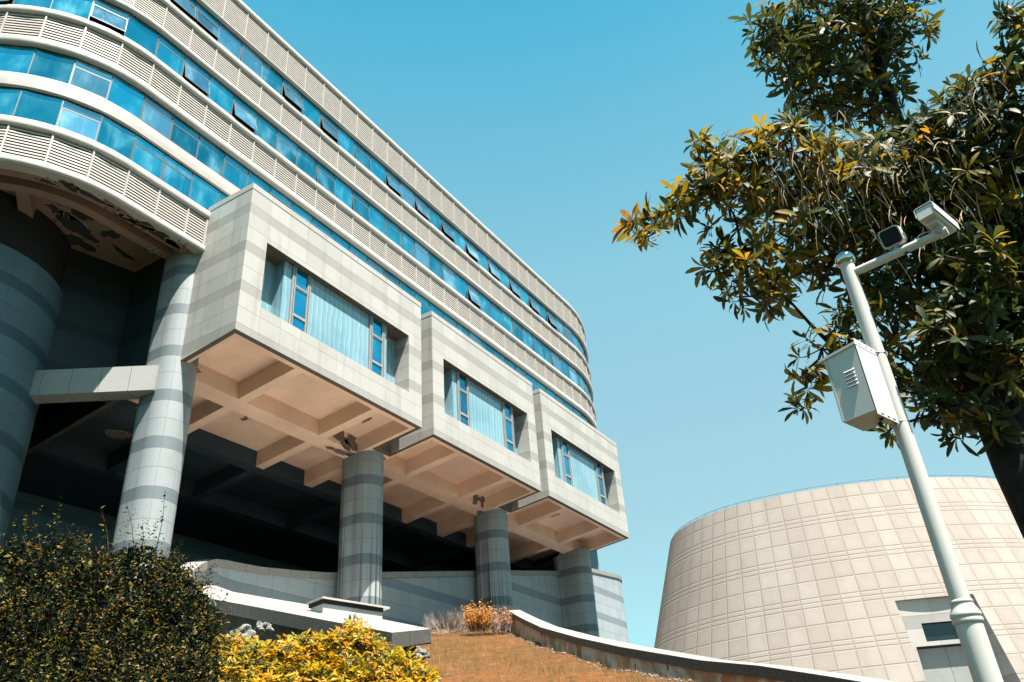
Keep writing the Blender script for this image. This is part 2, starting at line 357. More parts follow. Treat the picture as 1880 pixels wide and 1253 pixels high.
def rail(z0, z1, b=S1, a=S0, out=.13):
    h = z1-z0; return sweep('white_band', a, b, [(-.3, z0), (out-.05, z0), (out-.01, z0+.04), (out, z0+h*.35), (out, z0+h*.65), (out-.03, z1-.04), (out-.09, z1), (-.3, z1)], M['white'])
# level table: (kind, z0, z1)
rail(17.80, 18.16); rail(15.95, 16.17); rail(14.22, 14.60); rail(12.69, 12.99); rail(10.93, 11.28); rail(9.36, 9.76)
rail(7.37, 8.03, out=.06); rail(5.64, 6.02); rail(4.12, 4.42)
# core wall and roof
mb = MB(); ks = samples(S0, S1)
for i in range(len(ks)-1): mb.wall(path(ks[i], -.42), path(ks[i+1], -.42), 4.2, 17.9, M['louvback'])
mb.wall(path(S0, -.42), path(S1, -.42), 4.2, 17.9, M['louvback'])
mb.face([path(k, -.3)+(17.85,) for k in ks], M['roof'])
mb.build('core_wall', off)
MOD = 1.2312; X0 = 1.593
def frame_at(s, o=0.):
    a = path(s, 0); b = path(s+1e-3, 0); t = Vector((b[0]-a[0], b[1]-a[1], 0)).normalized(); n = Vector((t.y, -t.x, 0))
    p = path(s, o); return Vector((p[0], p[1], 0)), t, n
def panel_frame(m_):
    s0 = X0+MOD*m_; p0 = Vector(path(s0)+(0,)); p1 = Vector(path(s0+MOD)+(0,)); t = (p1-p0); L = t.length; t.normalize(); n = Vector((t.y, -t.x, 0))
    # local x along the facade, y inward, z up
    fr = Matrix((t, -n, Vector((0, 0, 1)))).transposed().to_4x4(); fr.translation = p0; return fr, L
def louvre_geo(mb, m_, z0, z1, wd=None):
    fr, L = panel_frame(m_); L = wd or L; n = int(round((z1-z0-.03)/.122)); st = (z1-z0-.03)/n
    for i in range(n):
        z = z0+.02+st*i
        P = [(-.0, -.030, z), (-.0, -.030, z+.058), (0, -.012, z+.062), (0, -.012, z+.008)]
        a = [fr @ Vector((.03, p[1], p[2])) for p in P]; b = [fr @ Vector((L-.03, p[1], p[2])) for p in P]
        for j in range(4):
            k = (j+1) % 4; mb.face([a[j], b[j], b[k], a[k]], M['slat'])
    mb.box(0, L, .035, .05, z0-.01, z1+.01, M['louvback'], fr, 'y'); mb.box(-.027, .027, -.065, .05, z0-.02, z1+.02, M['white'], fr)
opened = {(1, -4), (1, -3), (1, 1), (1, 3), (1, 7), (1, 9), (1, 11), (1, 13), (1, 15), (1, 17), (1, 19), (1, 21), (2, -9), (2, -6), (2, -3), (2, -1), (2, 13)}
ajar = {(1, -1), (1, 5), (2, 5), (2, 3), (2, 11), (2, 19), (2, 21)}
def is_case(r, m_): return m_ in (-3, -4, -6, -9) or (m_ % 2 == 1 and m_ >= -1)
GL = {1: (14.60, 15.95), 2: (11.28, 12.69), 3: (8.03, 9.36), 4: (6.02, 7.37)}
def pane(mb, fr, x0, x1, z0, z1, y, mm, tilt=None):
    mb.box(x0, x1, y, y+.02, z0, z1, mm, fr if tilt is None else fr @ tilt)
def window_geo(r, m_, split=True, merged=None):
    z0, z1 = GL[r]; fr, L = panel_frame(m_); w_ = merged or MB(); ps = []
    w_.box(-.018, .018, .03, .09, z0-.02, z1+.02, M['frame'], fr)
    w_.box(0, L, .035, .09, z0-.0, z0+.03, M['frame'], fr); w_.box(0, L, .03, .09, z1-.03, z1, M['dark'], fr)
    pale = (r in (3, 4) and m_ == -6) or (r == 2 and m_ == -6) or random.random() < .10
    gm = M['glasspale'] if pale else M['glass']
    a = random.uniform(-.006, .006)
    if is_case(r, m_):
        zt = z0+(z1-z0)*.70
        w_.box(0, L, .02, .09, zt-.012, zt+.012, M['frame'], fr)
        g = merged or MB(); g.box(.02, L-.02, .05, .06, zt+.01, z1-.03, gm, fr); ps.append(('pane', g))
        ang = 0
        if (r, m_) in opened: ang = random.uniform(.19, .27); gm = M['glasspale']  # pale sky reflection of the tilted sash put into its glass colour
        elif (r, m_) in ajar: ang = random.uniform(.05, .10)
        T = Matrix.Translation((0, .035, zt-.01)) @ Matrix.Rotation(-ang, 4, 'X') @ Matrix.Translation((0, -.035, -(zt-.01)))
        sm = MB() if merged is None else merged
        F2 = fr @ T; zz0, zz1 = z0+.03, zt-.015
        sm.box(.03, L-.03, .028, .036, zz0+.03, zz1-.03, gm, F2)
        for bx in ((.02, L-.02, zz0, zz0+.03), (.02, L-.02, zz1-.03, zz1), (.02, .045, zz0+.03, zz1-.03), (L-.045, L-.02, zz0+.03, zz1-.03)):
            sm.box(bx[0], bx[1], .02, .045, bx[2], bx[3], M['frame'], F2)
        ps.append(('sash', sm))
    else:
        g = merged or MB(); g.box(.02, L-.02, .05, .06, z0+.02, z1-.03, gm, fr); ps.append(('pane', g))
    return w_, ps
restw = MB(); nwin = 0
for r, (m0, m1) in {1: (-5, 30), 2: (-9, 30), 3: (-9, 30), 4: (-9, 30)}.items():
    for m_ in range(m0, m1):
        if r == 4 and m_ > -1 or (r == 3 and m_ > 21) or m_ > 24:
            window_geo(r, m_, merged=restw); continue
        w_, ps = window_geo(r, m_); o = w_.build('window', off); nwin += 1
        for nm, g in ps: g.build(nm, o)
restw.build('window', off, kind='stuff')
restl = MB()
for (z0, z1), (m0, m1) in {(16.17, 17.80): (-4, 31), (12.99, 14.22): (-9, 31), (9.76, 10.93): (-9, 31), (4.42, 5.64): (-9, -1)}.items():
    for m_ in range(m0, m1):
        if m_ > 22: louvre_geo(restl, m_, z0, z1); continue
        l_ = MB(); louvre_geo(l_, m_, z0, z1, (0-(X0+MOD*m_)) if (z0 < 5 and m_ == -2) else None); l_.build('louvre_panel', off)
restl.build('louvre_panel', off, kind='stuff')
mb = MB(); fr, L = panel_frame(-1); mb.box(-.43, -.37, -.075, .05, 4.4, 5.66, M['white'], fr); mb.build('louvre_end_post', off)
# ---- projecting bays
BX = [(0., 9.996), (10.812, 19.973), (20.803, 30.691)]; H = 6.21
OP = (.92, 9.115, 1.32, 4.08)
def bay(x0, x1):
    W = x1-x0; k = W/9.996; mb = MB(); g = M['gran']
    a, b, c, d = x0+.92*k, x0+9.115*k, 1.32, 4.08; e = .004
    # front
    mb.wall((x0, 0), (a, 0), 0, H, g, 0); mb.wall((b, 0), (x1, 0), 0, H, g, b-x0)
    mb.wall((a, 0), (b, 0), 0, c, g, a-x0); mb.wall((a, 0), (b, 0), d, H, g, a-x0)
    D = .80; xg0, xg1 = x0+2.07*k, x0+7.97*k; yc = .28
    # reveal
    mb.wall((a, 0), (a, D), c, d, g, .3); mb.wall((b, 0), (b, D), c, d, g, .3)
    mb.face([(a, 0, c), (b, 0, c), (b, D, c), (a, D, c)], M['gran'], [(a, 0), (b, 0), (b, D), (a, D)])
    mb.face([(a, 0, d), (b, 0, d), (b, D, d), (a, D, d)], M['sill'])
    # sides, top
    YS = 11.5 if x0 == 0 or x1 > 30 else YF
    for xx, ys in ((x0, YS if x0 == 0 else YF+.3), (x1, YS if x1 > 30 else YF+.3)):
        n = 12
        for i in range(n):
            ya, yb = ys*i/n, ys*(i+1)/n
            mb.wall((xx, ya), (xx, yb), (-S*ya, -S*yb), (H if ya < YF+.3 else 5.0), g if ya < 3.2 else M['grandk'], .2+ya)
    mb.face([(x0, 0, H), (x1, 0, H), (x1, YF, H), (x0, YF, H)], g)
    # coping line
    o = mb.build('projecting_bay', off)
    cp = MB(); cp.box(x0-.012, x1+.012, -.012, YF-.02, H-.20, H+.03, M['gran'], None, 'xXyZz'); cp.build('bay_coping', o)
    bm_ = M['blind']; gl = MB()
    gl.wall((xg0, yc), (xg1, yc), c, d, bm_, 0); gl.wall((xg0, D-.02), (xg0, yc), c, d, bm_, .1); gl.wall((xg1, D-.02), (xg1, yc), c, d, bm_, .1)
    gl.wall((a, D-.02), (xg0, D-.02), c, d, bm_, 3); gl.wall((xg1, D-.02), (b, D-.02), c, d, bm_, 5)
    gl.build('blind_window', o)
    for cx0 in (2.56, 6.93):
        s = MB(); ca = x0+cx0*k; cb = ca+.74; F = M['alu']
        s.box(ca-.10, ca+.06, yc-.075, yc-.012, c+.01, d-.01, F); s.box(cb-.06, cb+.10, yc-.075, yc-.012, c+.01, d-.01, F)
        for zz in (1.93, 3.20): s.box(ca+.06, cb-.06, yc-.07, yc-.012, zz, zz+.07, F)
        s.box(ca-.03, ca, yc-.09, yc-.075, c+.01, d-.01, M['frame']); s.box(cb, cb+.03, yc-.09, yc-.075, c+.01, d-.01, M['frame'])
        s.box(ca+.06, cb-.06, yc-.02, yc-.008, c+.01, 1.93, M['sashglass']); s.box(ca+.06, cb-.06, yc-.02, yc-.008, 2.0, 3.20, M['sashglass']); s.box(ca+.06, cb-.06, yc-.02, yc-.008, 3.27, d-.01, M['sashglass'])
        s.box(ca+.06, cb-.06, yc-.055, yc-.02, 2.0, 2.05, F); s.box(ca+.06, cb-.06, yc-.055, yc-.02, 3.15, 3.2, F)
        s.build('casement_window', o)
    return o
for x0, x1 in BX: bay(x0, x1)
# ---- coffered soffit under the bays
def zp(y): return -S*y
def sbeam(mb, x0, x1, y0, y1, mm, depth=.72, botmat=None, bot=0.):
    P = lambda x, y, h: (x, y, zp(y)+h)
    mb.face([P(x0, y0, bot), P(x1, y0, bot), P(x1, y1, bot), P(x0, y1, bot)], botmat or mm)
    for (p, q) in (((x0, y0), (x1, y0)), ((x1, y0), (x1, y1)), ((x1, y1), (x0, y1)), ((x0, y1), (x0, y0))):
        mb.face([P(*p, bot), P(*q, bot), P(*q, depth), P(*p, depth)], mm)
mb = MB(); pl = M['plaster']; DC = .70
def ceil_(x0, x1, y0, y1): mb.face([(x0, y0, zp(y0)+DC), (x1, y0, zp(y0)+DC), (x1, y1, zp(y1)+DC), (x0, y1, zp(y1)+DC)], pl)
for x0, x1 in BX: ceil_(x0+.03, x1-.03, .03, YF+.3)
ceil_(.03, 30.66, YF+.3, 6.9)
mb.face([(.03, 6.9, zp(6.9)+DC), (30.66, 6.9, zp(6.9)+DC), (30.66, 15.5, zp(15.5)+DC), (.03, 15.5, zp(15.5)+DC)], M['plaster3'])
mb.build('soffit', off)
mb = MB(); bs = 0.003
for x0, x1 in BX:
    e = YF if x0 > 0 else 3.0
    for (xa, xb, ya, yb) in ((x0+bs, x1-bs, bs, .19), (x0+bs, x0+.19, .19, YF), (x1-.19, x1-bs, .19, YF)):
        sbeam(mb, xa, xb, ya, yb, M['sill'], .3)
    if x0 > 0: pass
for (xa, xb) in ((9.996, 10.812), (19.973, 20.803)): sbeam(mb, xa-.18, xb+.18, YF-.02, YF+.2, M['sill'], .3)
sbeam(mb, .003, .19, YF, 11.4, M['sill'], .3); sbeam(mb, 30.50, 30.688, YF, 11.4, M['sill'], .3)
mb.build('soffit_edge', off)
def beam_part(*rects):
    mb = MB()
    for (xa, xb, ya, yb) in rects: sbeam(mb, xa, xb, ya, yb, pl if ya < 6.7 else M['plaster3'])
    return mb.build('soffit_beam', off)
for x0, x1 in BX:
    beam_part((x0+.19, x1-.19, .192, .38)); beam_part((x0+.192, x0+.30, .38, 3.17)); beam_part((x1-.38, x1-.192, .38, 3.17))
beam_part((9.80, 11.0, YF+.2, 3.17)); beam_part((19.78, 21.0, YF+.2, 3.17))
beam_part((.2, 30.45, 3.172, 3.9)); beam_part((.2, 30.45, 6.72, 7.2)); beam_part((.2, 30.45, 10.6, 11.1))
for xs in ((3.05, 3.45), (7.27, 7.70), (12.93, 13.33), (17.1, 17.5), (22.95, 23.35), (27.4, 27.8)):
    beam_part((xs[0], xs[1], .382, 3.168)); beam_part((xs[0], xs[1], 3.904, 6.716)); beam_part((xs[0], xs[1], 7.204, 10.59))
for xs in ((10.1, 10.6), (20.15, 20.65)): beam_part((xs[0], xs[1], 3.904, 6.716))
# peeled patches (irregular, on the undersides)
def patch(c, ax, ay, n, parent=off, seed=1, jag=.35, mm=None):
    rr = random.Random(seed); k = 22; pts = []; ph = [rr.uniform(0, 6.28) for _ in range(4)]
    for i in range(k):
        a = 2*math.pi*i/k; r = 1+jag*(.5*math.sin(2*a+ph[0])+.35*math.sin(3*a+ph[1])+.25*math.sin(5*a+ph[2])+.2*math.sin(8*a+ph[3]))
        pts.append(Vector(c)+Vector(ax)*math.cos(a)*r+Vector(ay)*math.sin(a)*r)
    mb = MB(); mb.face(pts, mm or M['peel']); nn = Vector(ax).cross(Vector(ay)).normalized(); cc = Vector(c)
    if nn.z < 0: nn = -nn
    for p0_, p1_ in zip(pts, pts[1:]+pts[:1]):          # curled paint rim round the bare patch
        if rr.random() < .75:
            w0 = rr.uniform(.015, .05); a_ = p0_+(p0_-cc).normalized()*w0; b_ = p1_+(p1_-cc).normalized()*w0; dn = nn*rr.uniform(.006, .022)
            mb.face([p0_-dn, p1_-dn, b_, a_], M['flake'])
    for q_ in range(rr.randint(2, 5)):
        a = rr.uniform(0, 6.28); f_ = rr.uniform(1.25, 1.7); q = cc+(Vector(ax)*math.cos(a)+Vector(ay)*math.sin(a))*f_; sz = rr.uniform(.02, .06); u_ = Vector(ax).normalized(); v_ = Vector(ay).normalized()
        mb.face([q+(u_*math.cos(t)+v_*math.sin(t))*sz*rr.uniform(.5, 1.2) for t in (0, 1, 2, 3.1, 4.2, 5.2)], mm or M['peel'])
    o = mb.build('peeled_patch', parent); return o
def under(x, y, sx, sy, h=-.005, seed=1, jag=.35, rot=0.):
    c, s_ = math.cos(rot), math.sin(rot)
    patch((x, y, zp(y)+h), (sx*c, sx*s_, -S*sx*s_), (-sy*s_, sy*c, -S*sy*c), 0, seed=seed, jag=jag)
under(.55, 2.75, .32, .25, seed=3); under(9.55, 3.45, .3, .22, seed=4); under(9.1, 3.55, .5, .16, seed=9); under(8.4, 3.6, .22, .1, seed=5)
under(8.7, 1.9, .14, .22, DC-.006, 6, .2); under(8.2, 2.5, .22, .5, DC-.006, 16, .5, .4)
under(10.6, 2.85, .35, .2, seed=7); under(11.0, 3.3, .25, .12, seed=8)
patch((8.5, 3.165, .0), (.62, 0, -.10), (.1, 0, .32), 0, seed=11, jag=.6); patch((9.25, 3.165, .0), (.34, 0, .06), (0, 0, .34), 0, seed=12, jag=.6)
under(19.7, 3.5, .3, .25, seed=21); patch((18.7, 3.165, .02), (.3, 0, 0), (0, 0, .25), 0, seed=22, jag=.6); patch((19.3, 3.165, .05), (.2, 0, 0), (0, 0, .3), 0, seed=23, jag=.5)
under(20.6, 2.9, .3, .2, seed=24); under(25.0, 2.0, .12, .3, DC-.006, 25, .2); under(28.9, 1.3, .15, .5, DC-.006, 26, .5, -.3); under(29.1, 2.3, .3, .6, DC-.006, 27, .3)
under(5.0, 5.0, .1, .2, DC-.006, 31); under(2.0, 7.8, .35, .5, DC-.006, 32); under(2.3, 9.0, .5, .3, DC-.006, 33); under(.9, 5.4, .12, .5, seed=34)
# ---- ceiling under the rounded end
ZS = 4.12
def ring(o0, o1, z, a=S0+16, b=.0, mm=None, nm='end_ceiling', vert=None):
    mb = MB(); ks = samples(a, b)
    for i in range(len(ks)-1):
        A, B = ks[i], ks[i+1]
        mb.face([path(A, o0)+(z,), path(B, o0)+(z,), path(B, o1)+(z,), path(A, o1)+(z,)], mm)
        for (oo, za, zb) in (vert or []): mb.face([path(A, oo)+(za,), path(B, oo)+(za,), path(B, oo)+(zb,), path(A, oo)+(zb,)], mm)
    return mb.build(nm, off)
aa = XL-RL*1.55
ring(.05, -.62, ZS+.004, aa, -.0, M['plaster2'], 'end_soffit_edge', [(-.62, ZS+.004, ZS+.55)])
ring(-.62, -1.15, ZS+.55, aa, 0, M['plaster2'], 'end_ceiling_recess')
ring(-1.15, -1.5, ZS+.12, aa, 0, M['plaster2'], 'end_ceiling_beam', [(-1.15, ZS+.12, ZS+.55), (-1.5, ZS+.12, ZS+.85)])
mb = MB(); mb.face([path(k, -1.5)+(ZS+.85,) for k in samples(aa, 0)]+[(0, 12, ZS+.85), (-8, 12, ZS+.85)], M['plaster2']); mb.build('end_ceiling', off)
DCx, DCy, DR = -4.8, 9.1, 3.5
def radial(a_, wd=.42):
    mb = MB(); n = Vector((-math.sin(a_), -math.cos(a_), 0)); t = Vector((n.y, -n.x, 0)); cc = Vector((XL, YF+RL, 0))
    fr = Matrix((t, n, Vector((0, 0, 1)))).transposed().to_4x4(); fr.translation = cc
    mb.box(-wd/2, wd/2, 1.0, RL-1.49, ZS+.40, ZS+.85, M['plaster2'], fr); mb.build('radial_beam', off)
radial(.62)
def epatch(s, o, sx, sy, z, seed):
    p, t, n = frame_at(s, o); patch((p.x, p.y, z), t*sx, n*sy, 0, seed=seed, jag=.45, mm=M['peeldark'] if seed % 3 else M['peel'])
for i, (s, o, sx, sy) in enumerate([(-4.9, -.3, .28, .2), (-4.1, -.35, .55, .12), (-3.2, -.3, .6, .14), (-2.3, -.33, .5, .2), (-1.4, -.35, .7, .2), (-.7, -.33, .5, .22), (-2.8, -.5, .5, .08), (-5.6, -.45, .2, .12)]): epatch(s, o, sx, sy, ZS-.002, 40+i)
for i, (x, y, sx, sy) in enumerate([(-4.1, 4.6, .6, .18), (-3.2, 4.75, .40, .5), (-3.0, 5.55, .95, .32), (-2.0, 5.0, .26, .3), (-1.3, 4.35, .55, .25), (-2.4, 6.3, .6, .3), (-1.0, 5.6, .5, .14), (-3.9, 5.3, .3, .2), (-.6, 4.6, .3, .2)]):
    patch((x, y, ZS+.845), (sx, .1*sx, 0), (-.1*sy, sy, 0), 0, seed=60+i, jag=.45, mm=M['peeldark'])
patch((-.9, 3.72, ZS+.115), (.25, 0, 0), (0, .15, 0), 0, seed=75, jag=.6)
# ---- stair drum, tie beam, columns
mb = MB(); seg = 64
def cyl(mb, cx, cy, R, z0, z1, mm, seg=64):
    for j in range(seg):
        a, b = 2*math.pi*j/seg, 2*math.pi*(j+1)/seg
        mb.wall((cx+R*math.cos(a), cy+R*math.sin(a)), (cx+R*math.cos(b), cy+R*math.sin(b)), z0, z1, mm, R*a)
cyl(mb, DCx, DCy, DR, -12, 2.9, M['grand']); o = mb.build('stair_drum', off); weld(o); smooth_by_angle(o)
mb = MB(); cyl(mb, DCx, DCy, DR-.12, 2.9, ZS+.85, M['dark']); mb.face([(DCx+DR*math.cos(a*.2), DCy+DR*math.sin(a*.2), 2.9) for a in range(31)], M['darkgran']); o = mb.build('stair_drum_collar', off)
mb = MB(); a, b = (-4.6, 6.05), (.1, 2.75)
tz0, tz1 = -1.45, -.53
def tiebeam():
    A = Vector((-2.72, 6.40, 0)); B = Vector((-.50, 3.02, 0)); t = (B-A).normalized(); n = Vector((t.y, -t.x, 0))
    fr = Matrix((t, n, Vector((0, 0, 1)))).transposed().to_4x4(); fr.translation = A
    mb.box(0, (B-A).length+.02, -.62, 0, tz0, tz1, M['tie'], fr); mb.build('tie_beam', off)
M['tie'] = coping('tie beam granite', (.50, .50, .49), .95, .15)
tiebeam()
def stadium(cx, cy, R, Lb, n=18):
    pts = []
    for i in range(n+1):
        a = math.pi+math.pi*i/n; pts.append((cx+R*math.cos(a), cy+R*math.sin(a)))
    for i in range(n+1):
        a = math.pi*i/n; pts.append((cx+R*math.cos(a), cy+Lb+R*math.sin(a)))
    return pts
GZ = -7.6
for cx, Lb, zt in ((.3, .45, 4.9), (10.3, .5, .5), (20.4, .42, .5), (30.02, 1.0, .5)):
    mb = MB(); pts = stadium(cx, 3.2, .70, Lb); u = 0
    if cx == .3: pts = [(x, y) for x, y in pts]
    for i in range(len(pts)):
        a, b = pts[i], pts[(i+1) % len(pts)]; 
        if zt < 1: z1 = (zp(a[1])+.0, zp(b[1])+.0); z1 = (max(z1), max(z1))
        else: z1 = zt
        u = mb.wall(a, b, GZ, z1, M['granc'], u)
    o = mb.build('column', off); weld(o); smooth_by_angle(o, 30)
# ---- dark undercroft behind
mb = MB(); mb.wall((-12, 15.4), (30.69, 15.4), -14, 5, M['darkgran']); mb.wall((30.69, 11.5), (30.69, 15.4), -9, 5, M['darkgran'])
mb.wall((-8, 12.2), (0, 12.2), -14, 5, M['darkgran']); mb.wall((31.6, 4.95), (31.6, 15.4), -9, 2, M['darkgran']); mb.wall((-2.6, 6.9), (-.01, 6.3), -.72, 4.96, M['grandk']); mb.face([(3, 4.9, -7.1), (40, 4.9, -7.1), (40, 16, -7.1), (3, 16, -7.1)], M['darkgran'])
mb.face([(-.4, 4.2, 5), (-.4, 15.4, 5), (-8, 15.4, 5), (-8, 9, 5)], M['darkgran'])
mb.build('undercroft_wall', off)
mb = MB(); mb.box(35.6, 37.1, 5.2, 6.4, -3, 4.1, M['darkgran']); mb.build('rear_pier', off)
# =================================================================== PODIUM WALL (curved retaining wall behind the columns)
pod = empty('podium_wall', 'curved granite podium wall with dark bands and coping behind the columns', 'wall', None, (12, 4.4, -7))
pp = []   # (x, y, ztop)
for (px, py, y) in ((352, 1046, 1.0), (366, 1035, 2.0), (380, 1030, 3.1), (393, 1027, 3.9), (412, 1029, 4.3), (440, 1035, 4.4), (480, 1042, 4.4), (540, 1048, 4.4), (600, 1052, 4.4), (700, 1051, 4.4), (860, 1049, 4.4), (935, 1048, 4.4), (1020, 1049, 4.4), (1085, 1044, 4.4)):
    v = ray(px, py); t = (y-CAMP.y)/v.y; p = CAMP+v*t; pp.append((p.x, p.y, p.z))
ex, ez = pp[-1][0], pp[-1][2]; cxr = 38.2
pp.append((cxr, 4.4, ez+.35)); 
for i in range(1, 13): a = math.pi*i/12; pp.append((cxr+3*math.sin(a), 7.4-3*math.cos(a), ez+.4))
pp.append((30, 10.4, ez))
def prism_wall(name, parent, pts, th, zb, mm, capm, caph=.28, over=.10, zt_off=0, capface=None, topmat=None):
    """wall along pts (x,y,ztop), thickness th to the left of travel (back side), plus a coping"""
    def norm(i):
        a = Vector(pts[max(i-1, 0)][:2]); b = Vector(pts[min(i+1, len(pts)-1)][:2]); t = (b-a).normalized(); return Vector((t.y, -t.x))
    w_ = MB(); c_ = MB(); u = 0
    for i in range(len(pts)-1):
        a, b = pts[i], pts[i+1]; na, nb = norm(i), norm(i+1); L = math.hypot(b[0]-a[0], b[1]-a[1])
        za = zb[i] if isinstance(zb, list) else zb; zbb = zb[i+1] if isinstance(zb, list) else zb
        w_.wall(a, b, (za, zbb), (a[2]-caph, b[2]-caph), mm, u, L)
        A2 = (a[0]-na.x*th, a[1]-na.y*th); B2 = (b[0]-nb.x*th, b[1]-nb.y*th)
        w_.wall(A2, B2, (za, zbb), (a[2]-caph, b[2]-caph), mm, u, L)
        o1a = (a[0]+na.x*over, a[1]+na.y*over); o1b = (b[0]+nb.x*over, b[1]+nb.y*over); o2a = (a[0]-na.x*(th+over), a[1]-na.y*(th+over)); o2b = (b[0]-nb.x*(th+over), b[1]-nb.y*(th+over))
        cf = capface or capm
        for (p, q, zt, zbt, q0) in ((o1a, o1b, 0, -caph, 1), (o2a, o2b, 0, -caph, 1)):
            c_.face([(p[0], p[1], a[2]+zbt), (q[0], q[1], b[2]+zbt), (q[0], q[1], b[2]), (p[0], p[1], a[2])], cf, [(u, 0), (u+L, 0), (u+L, .3), (u, .3)])
        for z_, mt in ((0, capm), (-caph, cf)):
            c_.face([(*o1a, a[2]+z_), (*o1b, b[2]+z_), (*o2b, b[2]+z_), (*o2a, a[2]+z_)], mt, [(u, 0), (u+L, 0), (u+L, .5), (u, .5)])
        for (ii, A, Bp) in ((0, o1a, o2a), (len(pts)-2, o1b, o2b)):
            if i == ii:
                zz = a[2] if ii == 0 and i == 0 and A is o1a else b[2]
                c_.face([(*A, zz-caph), (*Bp, zz-caph), (*Bp, zz), (*A, zz)], cf)
        u += L
    for (P, nn, zq) in ((pts[0], norm(0), zb[0] if isinstance(zb, list) else zb), (pts[-1], norm(len(pts)-1), zb[-1] if isinstance(zb, list) else zb)):
        w_.wall(P[:2], (P[0]-nn.x*th, P[1]-nn.y*th), zq, P[2]-caph, mm)
    a_ = w_.build(name+'_face', parent); b_ = c_.build('coping', parent); weld(a_); smooth_by_angle(a_, 30); weld(b_); smooth_by_angle(b_, 40)
    return a_, b_
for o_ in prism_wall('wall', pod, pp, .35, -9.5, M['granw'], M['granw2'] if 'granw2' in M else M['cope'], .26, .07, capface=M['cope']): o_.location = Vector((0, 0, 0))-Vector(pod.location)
# =================================================================== TERRAIN
GX, GY = .2, .147
def plane_z(x, y): return -16+GX*(x-CAMP.x)+GY*(y-CAMP.y)
# garden wall line (foot, on the lawn), from the building towards the camera's right
foot = [(937, 1156, 31.5), (965, 1168, 27.5), (1000, 1182, 23.4), (1067, 1202, 19.5), (1147, 1223, 16.6), (1226, 1238, 15.0), (1300, 1249, 13.9)]
front = [(933, 1121), (965, 1136), (1000, 1152), (1067, 1170), (1147, 1187), (1226, 1200), (1300, 1212)]
fp = []
for (px, py, d), (fx, fy) in zip(foot, front):
    az = ray(px, py); az = math.atan2(az.x, az.y); v = ray(fx, fy); e = v.z/math.hypot(v.x, v.y)
    d2 = d*(1.0); fp.append((CAMP.x+d2*math.sin(az), CAMP.y+d2*math.cos(az), CAMP.z+e*d2, CAMP.z+d*(ray(px, py).z/math.hypot(ray(px, py).x, ray(px, py).y))))
for (px, py, d) in ((1400, 1222.5, 12.9), (1520, 1240.5, 11.9), (1650, 1262, 11.0), (1800, 1290, 10.2), (2000, 1335, 9.2)):
    p = at(px, py, d); fp.append((p.x, p.y, p.z, p.z-.62))
fp = [fp[0]]+fp[1:]
def wall_side(x, y):
    """signed distance to the wall line: >0 on the plaza (right/-y) side"""
    best = 1e9; sg = 1
    for i in range(len(fp)-1):
        ax, ay, bx, by = fp[i][0], fp[i][1], fp[i+1][0], fp[i+1][1]; dx, dy = bx-ax, by-ay; L2 = dx*dx+dy*dy
        t = max(0, min(1, ((x-ax)*dx+(y-ay)*dy)/L2)); qx, qy = ax+t*dx-x, ay+t*dy-y; d = math.hypot(qx, qy)
        if d < best: best = d; sg = 1 if (dx*(y-ay)-dy*(x-ax)) > 0 else -1; zz = fp[i][3]+(fp[i+1][3]-fp[i][3])*t
    return best*sg, zz
def ground_z(x, y):
    s_, zf = wall_side(x, y); d = abs(s_)
    base = plane_z(x, y)
    if s_ > 0:      # plaza side, lower
        pz = -12.9 if x > 8 else -12.9-(8-x)*.09
        pz = max(pz, -15.2)
        z = min(base, pz)
        k = min(1, max(0, (d-.1)/.4)); return min(zf-.1, base)*(1-k)+z*k
    k = math.exp(-(d/2.2)**2)
    z = base*(1-k)+(zf-.0)*k
    if y > 4.2 and x > 2: z = min(z, -7.0+max(0, (x-14))*.12)
    return z
def gz_lawn(x, y):
    return ground_z(x, y)+.04*math.sin(x*1.7+y)*math.cos(y*1.3)-.06
tb = MB()
xs = list(np.concatenate([np.linspace(-400, -30, 8), np.linspace(-26, -18, 4), np.linspace(-16, 20, 91), np.linspace(22, 60, 14), np.linspace(80, 900, 8)]))
ys = list(np.concatenate([np.linspace(-600, -45, 7), np.linspace(-38, -24, 5), np.linspace(-22, 8, 76), np.linspace(12, 50, 8), np.linspace(80, 700, 7)]))
V = {}
def far(x, y): return (max(0, abs(x-8)-45)+max(0, abs(y+5)-40))
for i, x in enumerate(xs):
    for j, y in enumerate(ys):
        fz = far(x, y)
        xx = min(max(x, -30), 42); yy = min(max(y, -40), 20)
        z = gz_lawn(xx, yy); z = max(min(z, -5.5), -16.5)
        k = min(1, fz/60); V[i, j] = len(tb.v); tb.v.append((x, y, z*(1-k)-16.5*k))
im = tb.mat(M['lawn']); im2 = tb.mat(M['paving']); im3 = tb.mat(M['bounce_ground']); im4 = tb.mat(M['dim_ground'])
def dim_ground(x, y):
    a = math.degrees(math.atan2(x-CAMP.x, y-CAMP.y)) % 360; d = math.hypot(x-CAMP.x, y-CAMP.y)
    return (a < 49 or a > 120) and not bounce_ground(x, y) or (d < 10 and a > 75)
def bounce_ground(x, y):
    a = math.degrees(math.atan2(x-CAMP.x, y-CAMP.y)); d = math.hypot(x-CAMP.x, y-CAMP.y)
    return d > 23.5 and a < 52.2 and y < 4.3 and x > -1
for i in range(len(xs)-1):
    for j in range(len(ys)-1):
        tb.f.append((V[i, j], V[i+1, j], V[i+1, j+1], V[i, j+1])); cx_, cy_ = (xs[i]+xs[i+1])/2, (ys[j]+ys[j+1])/2
        pz = wall_side(cx_, cy_)[0] > .3
        tb.mi.append(im4 if dim_ground(cx_, cy_) or far(cx_, cy_) > 0 else im2 if pz else im3 if bounce_ground(cx_, cy_) else im); tb.uv += [(0, 0)]*4
tb.build('ground', None, True, kind='structure')
